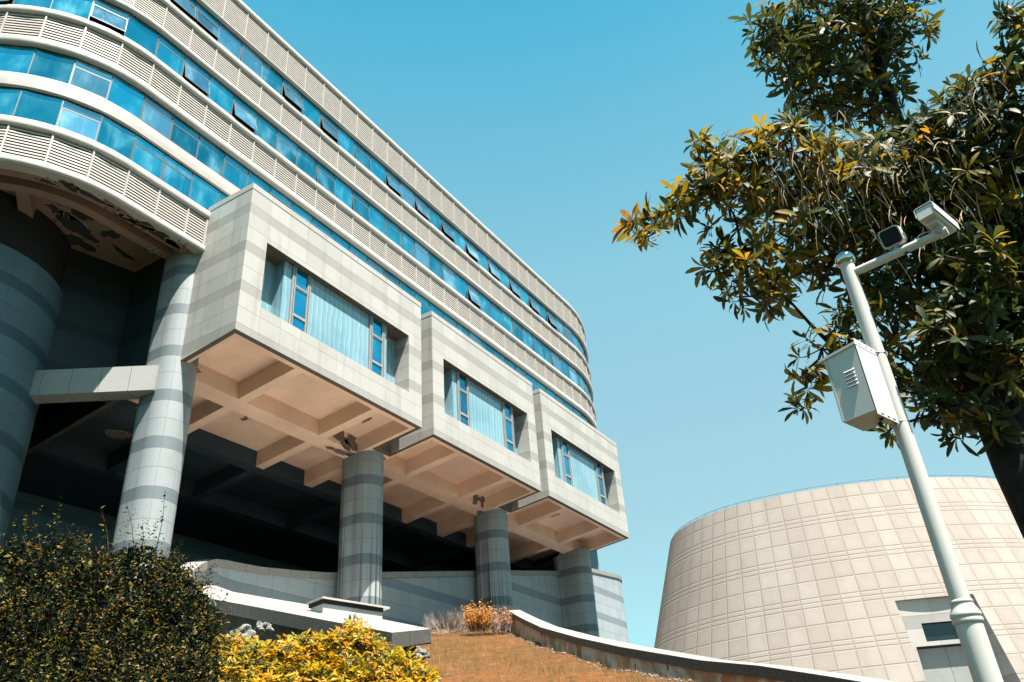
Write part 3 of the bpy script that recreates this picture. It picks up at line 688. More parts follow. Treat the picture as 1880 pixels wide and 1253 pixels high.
# garden wall
gw = empty('garden_wall', 'low curving render wall with pale granite coping running down the slope', 'wall', None, (0, 0, 0))
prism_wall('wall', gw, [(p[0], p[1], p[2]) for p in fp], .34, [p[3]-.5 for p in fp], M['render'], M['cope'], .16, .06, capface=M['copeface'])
# =================================================================== SLAB (planter wall with wide granite top) and skylight curb
fr_e = [(330, 1089, 26.5), (391, 1100.2, 25.5), (459, 1112.5, 24), (530, 1126, 22.4), (601.5, 1139.7, 21), (660, 1150.5, 20), (719.6, 1161.8, 19)]
bk_e = [(340, 1056, 29.0), (384, 1071.3, 28.5), (428, 1087, 27.6), (489, 1097.6, 26.6), (563, 1110, 25.2), (680, 1133, 22.6), (791, 1155, 20.0)]
slab = empty('planter_slab_wall', 'wide pale granite slab wall with dark speckled edge behind the yellow shrub', 'wall', None, (0, 0, 0))
A = [at(*q) for q in fr_e]; B = [at(*q) for q in bk_e]; th = Vector((0, 0, -.34))
t1 = MB(); t2 = MB(); u = 0
for i in range(len(A)-1):
    L = (A[i+1]-A[i]).length
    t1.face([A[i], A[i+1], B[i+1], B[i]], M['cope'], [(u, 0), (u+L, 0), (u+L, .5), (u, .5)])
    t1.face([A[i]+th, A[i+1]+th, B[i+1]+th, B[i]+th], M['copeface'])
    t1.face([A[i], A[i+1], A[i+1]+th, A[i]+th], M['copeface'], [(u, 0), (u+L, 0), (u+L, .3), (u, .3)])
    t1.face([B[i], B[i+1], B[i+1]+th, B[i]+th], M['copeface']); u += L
t1.face([A[-1], B[-1], B[-1]+th*.9, A[-1]+th], M['copeface'], [(.3, 0), (1, 0), (1, .3), (.3, .3)])
t1.build('slab_top', slab)
ins = [a.lerp(b, .22)+th for a, b in zip(A, B)]; ins2 = [a.lerp(b, .8)+th for a, b in zip(A, B)]
ins[-1] = ins[-1].lerp(ins[-2], .18); ins2[-1] = ins2[-1].lerp(ins2[-2], .12)
for q in (ins, ins2):
    for i in range(len(q)-1):
        t2.face([q[i], q[i+1], q[i+1]+Vector((0, 0, -3)), q[i]+Vector((0, 0, -3))], M['darkwall'])
t2.face([ins[-1], ins2[-1], ins2[-1]+Vector((0, 0, -3)), ins[-1]+Vector((0, 0, -3))], M['darkwall']); t2.build('slab_support', slab)
# curb box
P0 = at(592, 1098.6, 22.6); zc = P0.z
def onz(px, py, z): v = ray(px, py); return CAMP+v*((z-CAMP.z)/v.z)
PL = onz(562, 1110.5, zc); PR = onz(716, 1118, zc)
cb = empty('vent_curb', 'low white box with an overhanging lid standing on the pale slab', 'vent box', None, (0, 0, 0))
ex_ = (PR-P0); ey_ = (PL-P0); ey_ = ey_.normalized()*min(ey_.length, 2.2); exn = ex_.normalized(); eyn = ey_.normalized()
def quadbox(mb, o, a, b, z0, z1, mm):
    P = [o, o+a, o+a+b, o+b]
    for i in range(4):
        p, q = P[i], P[(i+1) % 4]; mb.face([(p.x, p.y, z0), (q.x, q.y, z0), (q.x, q.y, z1), (p.x, p.y, z1)], mm)
    for z in (z0, z1): mb.face([(p.x, p.y, z) for p in P], mm)
mb = MB(); quadbox(mb, P0, ex_, ey_, zc, zc+.05, M['white']); mb.build('lid', cb)
mb = MB(); quadbox(mb, P0+exn*.05+eyn*.05, ex_-exn*.25, ey_-eyn*.1, zc-.10, zc-.002, M['dark']); mb.build('gap', cb)
mb = MB(); quadbox(mb, P0+exn*.10+eyn*.10, ex_-exn*.3, ey_-eyn*.2, zc-1.5, zc-.102, M['cab']); mb.build('curb_wall', cb)
# =================================================================== STONE DRUM BUILDING
drum = empty('round_building', 'squat rounded building clad in beige stone panels flaring towards its base', 'building', None, (CAMP.x+41.6, CAMP.y+7.6, -13))
OA, RA, OB, RB = (35.9, 7.6), 4.8, (41.6, 7.6), 10.5         # egg shaped plan: two arcs, centres relative to the camera
DX, DY = CAMP.x+OB[0], CAMP.y+OB[1]; ZT = 10.08
def dpt(phi, z, add=0):
    """phi from -x, + towards -y (right as seen); z relative to the camera"""
    O_, R_ = (OB, RB) if phi >= 0 else (OA, RA)
    R_ = R_+.32*(10.4-z)+add
    return (CAMP.x+O_[0]-R_*math.cos(phi), CAMP.y+O_[1]-R_*math.sin(phi), CAMP.z+z)
def u_of(phi): return phi*((RB if phi >= 0 else RA)+.9)/.62+200
PH0, PH1, PZ = math.radians(20.25), math.radians(32.3), 5.48
phis = sorted([-math.pi/2*i/40 for i in range(41)]+[math.pi/2*i/80 for i in range(1, 81)]+[PH0, PH1])
mb = MB(); zs = [ZT, 9, 7.5, PZ, 4, 2.5, 1, -.5]
for i in range(len(phis)-1):
    p, q = phis[i], phis[i+1]; pm = (p+q)/2
    pp_ = p if p != 0 or pm > 0 else -1e-9; qq_ = q if q != 0 or pm > 0 else -1e-9
    if q-p < 1e-6: continue
    for j in range(len(zs)-1):
        if p >= PH0-1e-6 and q <= PH1+1e-6 and zs[j] <= PZ+1e-6: continue
        z1_, z0_ = zs[j], zs[j+1]
        mb.face([dpt(pp_, z0_), dpt(qq_, z0_), dpt(qq_, z1_), dpt(pp_, z1_)], M['drum'], [(u_of(pp_), z0_), (u_of(qq_), z0_), (u_of(qq_), z1_), (u_of(pp_), z1_)])
eL, eR = dpt(-math.pi/2, ZT), dpt(math.pi/2, ZT)
for (e_, ph_) in ((eL, -math.pi/2), (eR, math.pi/2)):     # straight flanks running back
    for j in range(len(zs)-1):
        a, b = dpt(ph_, zs[j+1]), dpt(ph_, zs[j]); mb.face([a, (a[0]+22, a[1], a[2]), (b[0]+22, b[1], b[2]), b], M['drum'], [(0, zs[j+1]), (35, zs[j+1]), (35, zs[j]), (0, zs[j])])
mb.face([dpt(p, ZT-.01) for p in phis]+[(eR[0]+22, eR[1], eR[2]-.01), (eL[0]+22, eL[1], eL[2]-.01)], M['roof'])
o = mb.build('stone_wall', drum, origin=None); weld(o, 1e-3); smooth_by_angle(o, 30); o.location = -Vector(drum.location)
mb = MB(); rim = [math.pi/2*(i/60) for i in range(-60, 61)]; rp = [Vector(dpt(p if p != 0 else 1e-9, ZT, -.12))+Vector((0, 0, .13)) for p in rim]
mb.tube(rp, .012, M['pipe'], 5, False)
for i in range(0, 121, 4): mb.tube([rp[i]-Vector((0, 0, .15)), rp[i]], .013, M['pipe'], 4)
o = mb.build('roof_rail', drum); o.location = -Vector(drum.location)
# portal
PM = (PH0+PH1)/2; cA = (Vector(dpt(PH0, PZ))+Vector(dpt(PH1, PZ)))/2; nrm = Vector((cA.x-DX, cA.y-DY, 0)).normalized(); tan_ = Vector((-nrm.y, nrm.x, 0))
if (Vector(dpt(PM+.01, PZ))-cA).dot(tan_) < 0: tan_ = -tan_
hw = (Vector(dpt(PH1, PZ))-Vector(dpt(PH0, PZ))).length/2; bk = .09; GZD = 1.7
fr = Matrix((tan_, -nrm, Vector((0, 0, 1)))).transposed().to_4x4(); fr.translation = Vector((cA.x, cA.y, CAMP.z))
mb = MB()
# side cheeks and head between cone and back plane
for PH, sgn in ((PH0, -1), (PH1, 1)):
    L_ = [Vector(dpt(PH, z)) for z in (PZ, 4, 2.5, 1, -.5)]; Bk = [fr @ Vector((sgn*hw*1.0, bk, z)) for z in (PZ, 4, 2.5, 1, -.5)]
    for i in range(4): mb.face([L_[i], L_[i+1], Bk[i+1], Bk[i]], M['drumgran'] if 'drumgran' in M else M['gran'])
hd = [Vector(dpt(PH0+(PH1-PH0)*i/8, PZ)) for i in range(9)]
for i in range(8):
    b0 = fr @ Vector((-hw+2*hw*i/8, bk, PZ)); b1 = fr @ Vector((-hw+2*hw*(i+1)/8, bk, PZ)); mb.face([hd[i], hd[i+1], b1, b0], M['sill'])
wx0, wx1, wz0, wz1 = -.62, .52, 4.15, 4.72; dx0, dx1, dz1 = -1.0, .95, 4.02
g = M['gran']
def bw(x0, x1, z0, z1): mb.face([fr @ Vector((x, bk, z)) for x, z in ((x0, z0), (x1, z0), (x1, z1), (x0, z1))], g, [(x0+.2, z0+.35), (x1+.2, z0+.35), (x1+.2, z1+.35), (x0+.2, z1+.35)])
bw(-hw, hw, wz1, PZ); bw(-hw, wx0, wz0, wz1); bw(wx1, hw, wz0, wz1); bw(-hw, hw, dz1, wz0); bw(-hw, dx0, -.5, dz1); bw(dx1, hw, -.5, dz1)
mb.box(wx0, wx1, bk, bk+.18, wz0, wz1, M['dark'], fr, 'xXzZY'); mb.box(dx0, dx1, bk, bk+.30, 0, dz1, M['sill'], fr, 'xXZY')
o = mb.build('entrance_portal', drum); o.location = -Vector(drum.location); portal = o
mb = MB(); mb.box(wx0, wx1, bk+.15, bk+.17, wz0, wz1, M['glassdark'], fr); mb.build('window', portal)
mid = (dx0+dx1)/2
for (a, b, hx) in ((dx0+.03, mid-.006, mid-.1), (mid+.006, dx1-.03, mid+.1)):
    mb = MB(); mb.box(a, b, bk+.24, bk+.29, 1.5, dz1-.05, M['door'], fr); mb.box(hx-.02, hx+.02, bk+.18, bk+.24, 2.55, 2.75, M['rubber'], fr); mb.build('door', portal)
mb = MB(); mb.box(-1.19, -1.09, bk-.08, bk-.003, 2.78, 3.08, M['alu'], fr); mb.box(-1.17, -1.11, bk-.1, bk-.08, 2.83, 3.03, M['rubber'], fr); mb.build('wall_light', portal)
# =================================================================== CAMERA POLE
PX, PY = CAMP.x+5.493, CAMP.y+.2735; CZ = CAMP.z
gp = ground_z(PX, PY)
pole = empty('camera_pole', 'white steel pole with chrome ball cap, arm and moulded collar', 'pole', None, (PX, PY, gp))
def loc(o): o.location = -Vector(pole.location); return o
mb = MB(); seg = 40
mb.lathe([(.074, gp-.1), (.0735, CZ+.81)], (PX, PY), M['pole'], seg); loc(mb.build('lower_shaft', pole, True))
mb = MB(); k_ = [(.0735, .80), (.078, .802), (.082, .812), (.083, .824), (.079, .832), (.079, .838), (.084, .842), (.085, .852), (.080, .865), (.070, .885), (.062, .902), (.060, .915), (.063, .918), (.064, .926), (.060, .934), (.054, .938)]
mb.lathe([(r, CZ+z) for r, z in k_], (PX, PY), M['pole'], seg); loc(mb.build('collar', pole, True))
mb = MB(); mb.lathe([(.055, CZ+.93), (.0525, CZ+2.2), (.050, CZ+3.335), (.0, CZ+3.335)], (PX, PY), M['pole'], seg); o = loc(mb.build('upper_shaft', pole, True)); smooth_by_angle(o)
mb = MB(); mb.lathe([(.072*math.sin(math.pi*i/16), CZ+3.372-.066*math.cos(math.pi*i/16)) for i in range(17)], (PX, PY), M['chrome'], 32); loc(mb.build('ball_cap', pole, True))
AZc = CZ+3.246; arm0 = Vector((PX, PY, AZc)); arm1 = Vector((PX-.133, PY-.67, AZc)); ad = (arm1-arm0).normalized()
mb = MB(); mb.tube([arm0+ad*.03, arm1], .030, M['pole'], 24); o = mb.build('arm', pole); weld(o); smooth_by_angle(o); loc(o)
mb = MB(); mb.tube([arm0+ad*.40-Vector((0, 0, .033)), arm0+ad*.40-Vector((0, 0, .026))], .016, M['rubber'], 12); loc(mb.build('cable_port', pole))
# cameras on the arm
def rbox(mb, fr, x0, x1, y0, y1, z0, z1, mm, r=.01, segs=3):
    """box with rounded edges along local y"""
    prof = []
    for (cx, cz, a0) in ((x1-r, z1-r, 0), (x0+r, z1-r, 90), (x0+r, z0+r, 180), (x1-r, z0+r, 270)):
        for i in range(segs+1): a = math.radians(a0+90*i/segs); prof.append((cx+r*math.cos(a), cz+r*math.sin(a)))
    n = len(prof)
    for i in range(n):
        p, q = prof[i], prof[(i+1) % n]; mb.face([fr @ Vector((p[0], y0, p[1])), fr @ Vector((q[0], y0, q[1])), fr @ Vector((q[0], y1, q[1])), fr @ Vector((p[0], y1, p[1]))], mm)
    for y in (y0, y1): mb.face([fr @ Vector((p[0], y, p[1])) for p in prof], mm)
def look(p, d, up=Vector((0, 0, 1))):
    d = d.normalized(); x = d.cross(up).normalized(); z = x.cross(d); f = Matrix((x, d, z)).transposed().to_4x4(); f.translation = p; return f   # y forward
# flood lamp: rounded dark panel in pale housing, facing the viewer's side, tilted down
lp = arm0+ad*.345+Vector((-.02, .0, .125))
f1 = look(lp, Vector((-.80, .18, -.30)))
fl = empty('flood_lamp', 'small square floodlight with dark glass face standing mid arm', 'lamp', None, arm0+ad*.345+Vector((0, 0, .03)))
def locf(o, e): o.location = -Vector(e.location); return o
mb = MB(); rbox(mb, f1, -.072, .072, -.055, .028, -.068, .068, M['cab'], .026, 4); o = mb.build('housing', fl); weld(o); smooth_by_angle(o); locf(o, fl)
mb = MB(); rbox(mb, f1, -.063, .063, .0285, .033, -.059, .059, M['lens'], .021, 4); locf(mb.build('glass', fl), fl)
mb = MB(); base = arm0+ad*.345
mb.tube([base+Vector((0, 0, .025)), base+Vector((0, 0, .06))], .016, M['alu'], 10)
for sx in (-1, 1): mb.tube([base+Vector((0, 0, .045)), f1 @ Vector((sx*.079, -.02, -.05)), f1 @ Vector((sx*.079, -.01, .0))], .006, M['alu'], 6)
locf(mb.build('bracket', fl), fl)
# bullet camera with sun shield on a curved foot at the end of the arm
ce = arm0+ad*.60
cm = empty('security_camera', 'white box security camera with sun shield at the end of the arm', 'security camera', None, ce+Vector((0, 0, .03)))
f2 = look(ce+Vector((.015, -.05, .105)), Vector((.94, -.34, -.10)))
mb = MB(); rbox(mb, f2, -.056, .056, -.17, .13, -.045, .045, M['cab'], .012, 3); o = mb.build('housing', cm); weld(o); smooth_by_angle(o); locf(o, cm)
mb = MB(); P = [(-.066, -.02), (-.066, .045), (-.052, .056), (.052, .056), (.066, .045), (.066, -.02), (.061, -.02), (.061, .043), (.05, .051), (-.05, .051), (-.061, .043), (-.061, -.02)]
n = len(P)
for i in range(n):
    p, q = P[i], P[(i+1) % n]; mb.face([f2 @ Vector((p[0], -.175, p[1])), f2 @ Vector((q[0], -.175, q[1])), f2 @ Vector((q[0], .165, q[1])), f2 @ Vector((p[0], .165, p[1]))], M['cab'])
for y in (-.175, .165):
    for i in range(5):
        a, b, c_, d_ = P[i], P[i+1], P[n-2-i], P[n-1-i]; mb.face([f2 @ Vector((k[0], y, k[1])) for k in (a, b, c_, d_)], M['cab'])
locf(mb.build('sun_shield', cm), cm)
mb = MB(); rbox(mb, f2, -.045, .045, .1305, .134, -.036, .036, M['lens'], .01, 3); locf(mb.build('lens', cm), cm)
mb = MB(); rbox(mb, f2, -.035, .035, -.11, .02, -.075, -.046, M['cab'], .01, 3); mb.tube([f2 @ Vector((0, -.04, -.07)), f2 @ Vector((0, -.04, -.10)), ce+Vector((0, 0, .02))], [.032, .030, .026], M['alu'], 16); o = mb.build('mount', cm); locf(o, cm)
mb = MB()
def bez(a, b, c, d, n=14): return [a*(1-t)**3+b*3*t*(1-t)**2+c*3*t*t*(1-t)+d*t**3 for t in [i/n for i in range(n+1)]]
q0 = f2 @ Vector((-.03, .06, -.045)); q3 = arm0+ad*.50+Vector((0, 0, -.028))
mb.tube(bez(q0, q0+Vector((-.06, .04, .02)), q3+Vector((-.10, .05, .06)), q3+Vector((-.01, 0, 0))), .0045, M['cab'], 6); locf(mb.build('cable', cm), cm)
# control cabinet
k_ = 1.024; zb_ = CZ+2.068
cB = Vector((CAMP.x+(-9.841-CAMP.x)*k_, CAMP.y+(-18.398-CAMP.y)*k_, zb_)); cA_ = Vector((CAMP.x+(-9.777-CAMP.x)*k_, CAMP.y+(-18.199-CAMP.y)*k_, zb_)); cC = Vector((CAMP.x+(-9.586-CAMP.x)*k_, CAMP.y+(-18.45-CAMP.y)*k_, zb_))
e1 = (cA_-cB); e1.z = 0; Wd = e1.length; e1.normalize(); e2 = Vector((-e1.y, e1.x, 0))
if e2.dot(cC-cB) < 0: e2 = -e2
Dp = .262
fc = Matrix((e1, e2, Vector((0, 0, 1)))).transposed().to_4x4(); fc.translation = cB      # x along the louvred face, y towards the pole side
cab = empty('control_cabinet', 'pale grey metal equipment cabinet with vent slots strapped to the pole', 'cabinet', None, cB)
mb = MB(); mb.box(.006, Wd, 0, Dp, 0, .47, M['cab'], fc); locf(mb.build('body', cab), cab)
mb = MB(); mb.box(Wd+.002, Wd+.016, -.004, Dp+.004, .004, .462, M['cab'], fc); locf(mb.build('door', cab), cab)
mb = MB(); P = [(-.006, -.012, .472), (Wd+.05, -.012, .452), (Wd+.05, Dp+.012, .452), (-.006, Dp+.012, .472)]
T_ = [fc @ Vector(p) for p in P]; U_ = [fc @ Vector((p[0], p[1], p[2]+.018)) for p in P]
mb.face(T_, M['cab']); mb.face(U_, M['cab'])
for i in range(4): mb.face([T_[i], T_[(i+1) % 4], U_[(i+1) % 4], U_[i]], M['cab'])
locf(mb.build('lid', cab), cab)
mb = MB()
for i in range(5):
    z = .31-.026*i; P = [(.052, -.001, z), (.128, -.001, z), (.128, -.001, z+.015), (.052, -.001, z+.015)]; Q = [(.056, -.010, z), (.124, -.010, z)]
    a = [fc @ Vector(p) for p in P]; b = [fc @ Vector(p) for p in Q]
    mb.face([b[0], b[1], a[2], a[3]], M['cab']); mb.face([a[0], b[0], a[3]], M['cab']); mb.face([a[1], b[1], a[2]], M['cab']); mb.face([a[0], a[1], b[1], b[0]], M['dark'])
locf(mb.build('vent_slots', cab), cab)
mb = MB(); mb.box(-.004, -.001, -.0, Dp+.02, -.03, .52, M['cab'], fc)
for z0 in (.49, -.018):
    for y0 in (.05, .13, .2): mb.box(-.006, -.0045, y0, y0+.035, z0, z0+.007, M['dark'], fc)
locf(mb.build('mounting_plate', cab), cab)
mb = MB()
for (x, y) in ((.05, .16), (.09, .22)):
    c0 = fc @ Vector((x, y, -.001)); mb.tube([c0, c0-Vector((0, 0, .012 if y < .2 else .03))], .014, M['rubber'], 12)
locf(mb.build('cable_gland', cab), cab)
for zz in (.50, -.01):
    mb = MB(); pr = .0545; cz_ = zb_+zz; pc = Vector((PX, PY, cz_)); tip = fc @ Vector((-.003, Dp+.01, zz)); pts = []
    a0 = math.atan2(tip.y-PY, tip.x-PX)
    pts.append(tip)
    for i in range(21): a = a0-1.2-(2*math.pi-2.4)*i/20; pts.append(pc+Vector((math.cos(a), math.sin(a), 0))*pr)
    pts.append(tip); mb.tube(pts, .004, M['alu'], 6, False); locf(mb.build('strap', cab), cab)
# =================================================================== VEGETATION
def leaf_tpl(L, W, curl=.25, fold=.25):
    """vertices of a pointed leaf along +x; 3 sections"""
    v = [(0, 0, 0)]; 
    for t, w_ in ((.3, .55), (.65, 1.0), (.88, .65)):
        x = L*t; z = -curl*L*t*t
        v += [(x, W/2*w_, z+fold*W*.5*w_), (x, 0, z), (x, -W/2*w_, z+fold*W*.5*w_)]
    v.append((L, 0, -curl*L)); f = [(0, 2, 1), (0, 3, 2), (1, 2, 5, 4), (2, 3, 6, 5), (4, 5, 8, 7), (5, 6, 9, 8), (7, 8, 10), (8, 9, 10)]
    return np.array(v), f
def leaf_tpl_s(L, W):
    v = np.array([(0, 0, 0), (L*.5, W/2, .12*W), (L*.5, -W/2, .12*W), (L, 0, -.1*L)]); return v, [(0, 2, 3, 1)]
class Foliage:
    def __init__(s): s.V = []; s.F = []; s.mi = []; s.n = 0
    def add(s, tpl, origins, X, Zu, scale, mats):
        """place template: x axis -> X, z axis -> approx Zu"""
        v, f = tpl; n = len(origins); X = X/np.linalg.norm(X, axis=1)[:, None]
        Y = np.cross(Zu, X); nn = np.linalg.norm(Y, axis=1); Y[nn < 1e-6] = (0, 1, 0); Y /= np.linalg.norm(Y, axis=1)[:, None]; Z = np.cross(X, Y)
        P = origins[:, None, :]+scale[:, None, None]*(v[None, :, 0, None]*X[:, None, :]+v[None, :, 1, None]*Y[:, None, :]+v[None, :, 2, None]*Z[:, None, :])
        s.V.append(P.reshape(-1, 3)); k = len(v)
        for fc_ in f:
            idx = s.n+np.arange(n)[:, None]*k+np.array(fc_)[None, :]; s.F.append(idx); s.mi.append(mats)
        s.n += n*k
    def build(s, name, mats, parent=None, **kw):
        V_ = np.concatenate(s.V); me = bpy.data.meshes.new(name); me.vertices.add(len(V_)); me.vertices.foreach_set('co', V_.astype(np.float32).ravel())
        loops = np.concatenate([f.ravel() for f in s.F]); tot = np.concatenate([np.full(len(f), f.shape[1]) for f in s.F]); start = np.concatenate([[0], np.cumsum(tot)[:-1]])
        me.loops.add(len(loops)); me.loops.foreach_set('vertex_index', loops.astype(np.int32)); me.polygons.add(len(tot)); me.polygons.foreach_set('loop_start', start.astype(np.int32)); me.polygons.foreach_set('loop_total', tot.astype(np.int32))
        for m_ in mats: me.materials.append(m_)
        me.polygons.foreach_set('material_index', np.concatenate(s.mi).astype(np.int32)); me.update(calc_edges=True); me.validate()
        o = bpy.data.objects.new(name, me); COL.objects.link(o)
        if parent: o.parent = parent; o.location = -Vector(parent.location)
        tag(o, **kw) if kw else None; return o
def whorls(fol, C_, axis, nl, L, W, mprob, spread=(25, 75), curl=.25, scale=(.7, 1.15), tpl=None):
    """leaf rosettes at centres C_ with axis directions"""
    n = len(C_); axis = axis/np.linalg.norm(axis, axis=1)[:, None]
    ref = np.cross(axis, rng.normal(size=(n, 3))); ref /= np.linalg.norm(ref, axis=1)[:, None]; bi = np.cross(axis, ref)
    rep = np.repeat(np.arange(n), nl); k = len(rep); ang = np.tile(np.arange(nl)*2*math.pi/nl, n)*1.0+rng.normal(0, .25, k)+np.repeat(rng.uniform(0, 6.28, n), nl)
    sp = np.radians(rng.uniform(spread[0], spread[1], k)); d = axis[rep]*np.cos(sp)[:, None]+(ref[rep]*np.cos(ang)[:, None]+bi[rep]*np.sin(ang)[:, None])*np.sin(sp)[:, None]
    d[:, 2] -= rng.uniform(0, .25, k); sc = rng.uniform(scale[0], scale[1], k)*np.repeat(rng.uniform(.75, 1.15, n), nl)
    up = axis[rep]+rng.normal(0, .25, (k, 3)); base = C_[rep]+d*.01-axis[rep]*rng.uniform(0, .05, k)[:, None]
    wm = np.repeat(rng.choice(len(mprob), n, p=mprob), nl); alt = rng.choice(len(mprob), k, p=mprob); wm = np.where(rng.random(k) < .35, alt, wm)
    fol.add(tpl or leaf_tpl(L, W, curl), base, d, up, sc, wm)
    return
# ---- broadleaf tree on the right
def px_r(r, d): return r*d*1.16/F_PX
tp = at(1872, 905, 8.6); gzt = ground_z(tp.x+.2, tp.y-.1)
tree = empty('broadleaf_tree', 'large tree with whorled glossy leaves and drooping dry stalks behind the pole', 'tree', None, (tp.x+.25, tp.y-.2, gzt))
trunkpts = [(tp.x+.75, tp.y-.75, gzt-.3), (tp.x+.6, tp.y-.6, gzt+1.2), at(1925, 960, 8.6), at(1870, 860, 8.6), at(1810, 740, 8.6), at(1765, 600, 8.5), at(1720, 440, 8.4), at(1660, 260, 8.4), at(1600, 80, 8.4), at(1560, -120, 8.4)]
mb = MB(); mb.tube(trunkpts, [.32, .28, .25, .21, .155, .12, .10, .08, .06, .03], M['bark'], 14); o = mb.build('trunk', tree, True); o.location = -Vector(tree.location)
mb = MB(); mb.tube([at(1915, 925, 8.7), at(1880, 840, 8.8), at(1855, 740, 8.8), at(1850, 600, 8.8), at(1870, 400, 8.7)], [.13, .12, .10, .08, .04], M['bark'], 10); o = mb.build('limb', tree, True); o.location = -Vector(tree.location)
limbs = []
blobs = [  # px, py, distance, radius px, density
 (1440, 60, 8.0, 62, 1), (1520, 40, 8.2, 85, 1), (1620, 40, 8.3, 80, 1), (1675, 50, 8.0, 34, .8), (1520, 130, 8.1, 80, 1), (1600, 140, 8.4, 75, 1), (1450, 130, 7.8, 52, .8), (1500, 190, 8.0, 45, .7), (1570, -70, 8.4, 110, 1), (1660, -60, 8.4, 60, 1), (1590, 210, 8.3, 45, .8),
 (1165, 405, 7.2, 20, .5), (1205, 400, 7.2, 34, .8), (1250, 370, 7.3, 42, .9), (1290, 340, 7.4, 48, 1), (1330, 300, 7.5, 50, 1), (1310, 270, 7.4, 34, .6), (1385, 270, 7.5, 48, .9), (1440, 260, 7.6, 45, .9), (1340, 380, 7.6, 60, 1), (1400, 340, 7.8, 75, 1), (1470, 310, 7.8, 80, .9), (1330, 490, 7.6, 40, .7), (1380, 470, 7.7, 65, 1), (1420, 530, 7.8, 45, .8), (1460, 440, 7.9, 80, 1), (1540, 400, 8, 85, 1), (1540, 300, 7.9, 85, .8), (1610, 330, 8.1, 80, .9),
 (1190, 435, 7.1, 26, .45), (1360, 545, 7.6, 28, .6), (1450, 225, 7.6, 28, .5),
 (1680, 245, 8.2, 70, 1), (1735, 215, 8.2, 55, 1), (1795, 175, 8.2, 45, .9), (1850, 100, 8.2, 42, .8), (1875, 40, 8.2, 36, .8), (1820, 240, 8.4, 90, 1), (1880, 200, 8.4, 80, 1), (1690, 340, 8.3, 90, 1), (1790, 360, 8.5, 100, 1), (1880, 340, 8.6, 90, 1), (1620, 430, 8.4, 85, 1), (1720, 460, 8.5, 95, 1), (1820, 480, 8.7, 95, 1), (1900, 500, 8.8, 80, 1),
 (1560, 500, 8.2, 55, .6), (1650, 540, 8.5, 75, .9), (1740, 580, 8.7, 85, 1), (1840, 600, 8.9, 85, 1), (1560, 590, 8.0, 50, .6), (1510, 640, 7.9, 52, .7), (1475, 690, 7.8, 36, .6), (1470, 745, 7.7, 18, .3), (1620, 640, 8.3, 60, .8), (1700, 680, 8.6, 65, .9), (1790, 700, 8.8, 75, 1), (1870, 700, 8.9, 70, 1), (1750, 770, 8.7, 38, .7), (1710, 775, 8.6, 24, .5), (1640, 710, 8.2, 40, .5), (1632, 790, 8.0, 12, .4), (1740, 620, 8.0, 55, .9), (1790, 550, 8.1, 65, .9), (1835, 670, 8.2, 48, .9), (1780, 480, 8.0, 60, .8), (1700, 735, 8.1, 38, .8), (1765, 745, 8.1, 36, .7), (1835, 775, 8.3, 26, .6), (1950, 300, 8.8, 120, 1), (1975, 110, 8.6, 90, 1), (1960, 620, 9, 100, 1), (1860, 790, 9.0, 30, .5)]
trk = [Vector(p) for p in trunkpts]; br = MB(); allC = []; allA = []; allK = []
nodes = [p.copy() for p in trk[3:]]; whk = []
order = sorted(blobs, key=lambda b: min((Vector(at(b[0], b[1], b[2]))-t_).length for t_ in trk[3:]))
for (px, py, d, r, dens) in order:
    c = at(px, py, d); R_ = px_r(r, d/math.cos(math.atan2(c.z-CZ, d))*.9)
    cand = sorted(nodes, key=lambda p: (p-c).length+max(0, p.z-c.z)*.8)[0]; L_ = (c-cand).length
    j1 = cand.lerp(c, .35)+Vector((random.gauss(0, .07), random.gauss(0, .07), random.gauss(-.03, .05)))*L_; j2 = cand.lerp(c, .7)+Vector((random.gauss(0, .06), random.gauss(0, .06), random.gauss(.0, .05)))*L_
    br.tube([cand, j1, j2, c], [min(.05, .012+.014*L_), .011+.009*L_, .010+.004*L_, .008], M['bark'], 6, False); nodes += [j1, j2, c]
    n = int(3+(22 if px < 1600 or py < 260 else 27)*dens*(R_/.45)**2)
    dirs = rng.normal(size=(n, 3)); dirs /= np.linalg.norm(dirs, axis=1)[:, None]; rad = R_*rng.uniform(.25, 1.0, n)**.6
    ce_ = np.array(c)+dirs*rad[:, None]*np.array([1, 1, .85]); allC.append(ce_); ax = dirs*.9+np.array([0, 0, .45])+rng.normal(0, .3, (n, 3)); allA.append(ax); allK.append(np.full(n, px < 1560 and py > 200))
    for i in rng.choice(n, min(n, 20), replace=False):
        e = Vector(ce_[i]); mm_ = c.lerp(e, .5)+Vector((random.gauss(0, .03), random.gauss(0, .03), -.03)); br.tube([c, mm_, e], [.008, .006, .004], M['twig'], 4, False)
o = br.build('branches', tree, True); o.location = -Vector(tree.location)
C_ = np.concatenate(allC); A_ = np.concatenate(allA)
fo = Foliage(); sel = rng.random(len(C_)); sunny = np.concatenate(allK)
for msk, pr in ((sunny, [.44, .50, .05, .01]), (~sunny, [.80, .17, .02, .01])):  # sunlight on the left limb put into the mix of leaf colours
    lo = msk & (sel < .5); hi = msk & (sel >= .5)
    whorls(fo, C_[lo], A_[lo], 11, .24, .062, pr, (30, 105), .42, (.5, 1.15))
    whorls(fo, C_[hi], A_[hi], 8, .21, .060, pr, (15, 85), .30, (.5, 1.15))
fo.build('leaves', L_tree, tree)
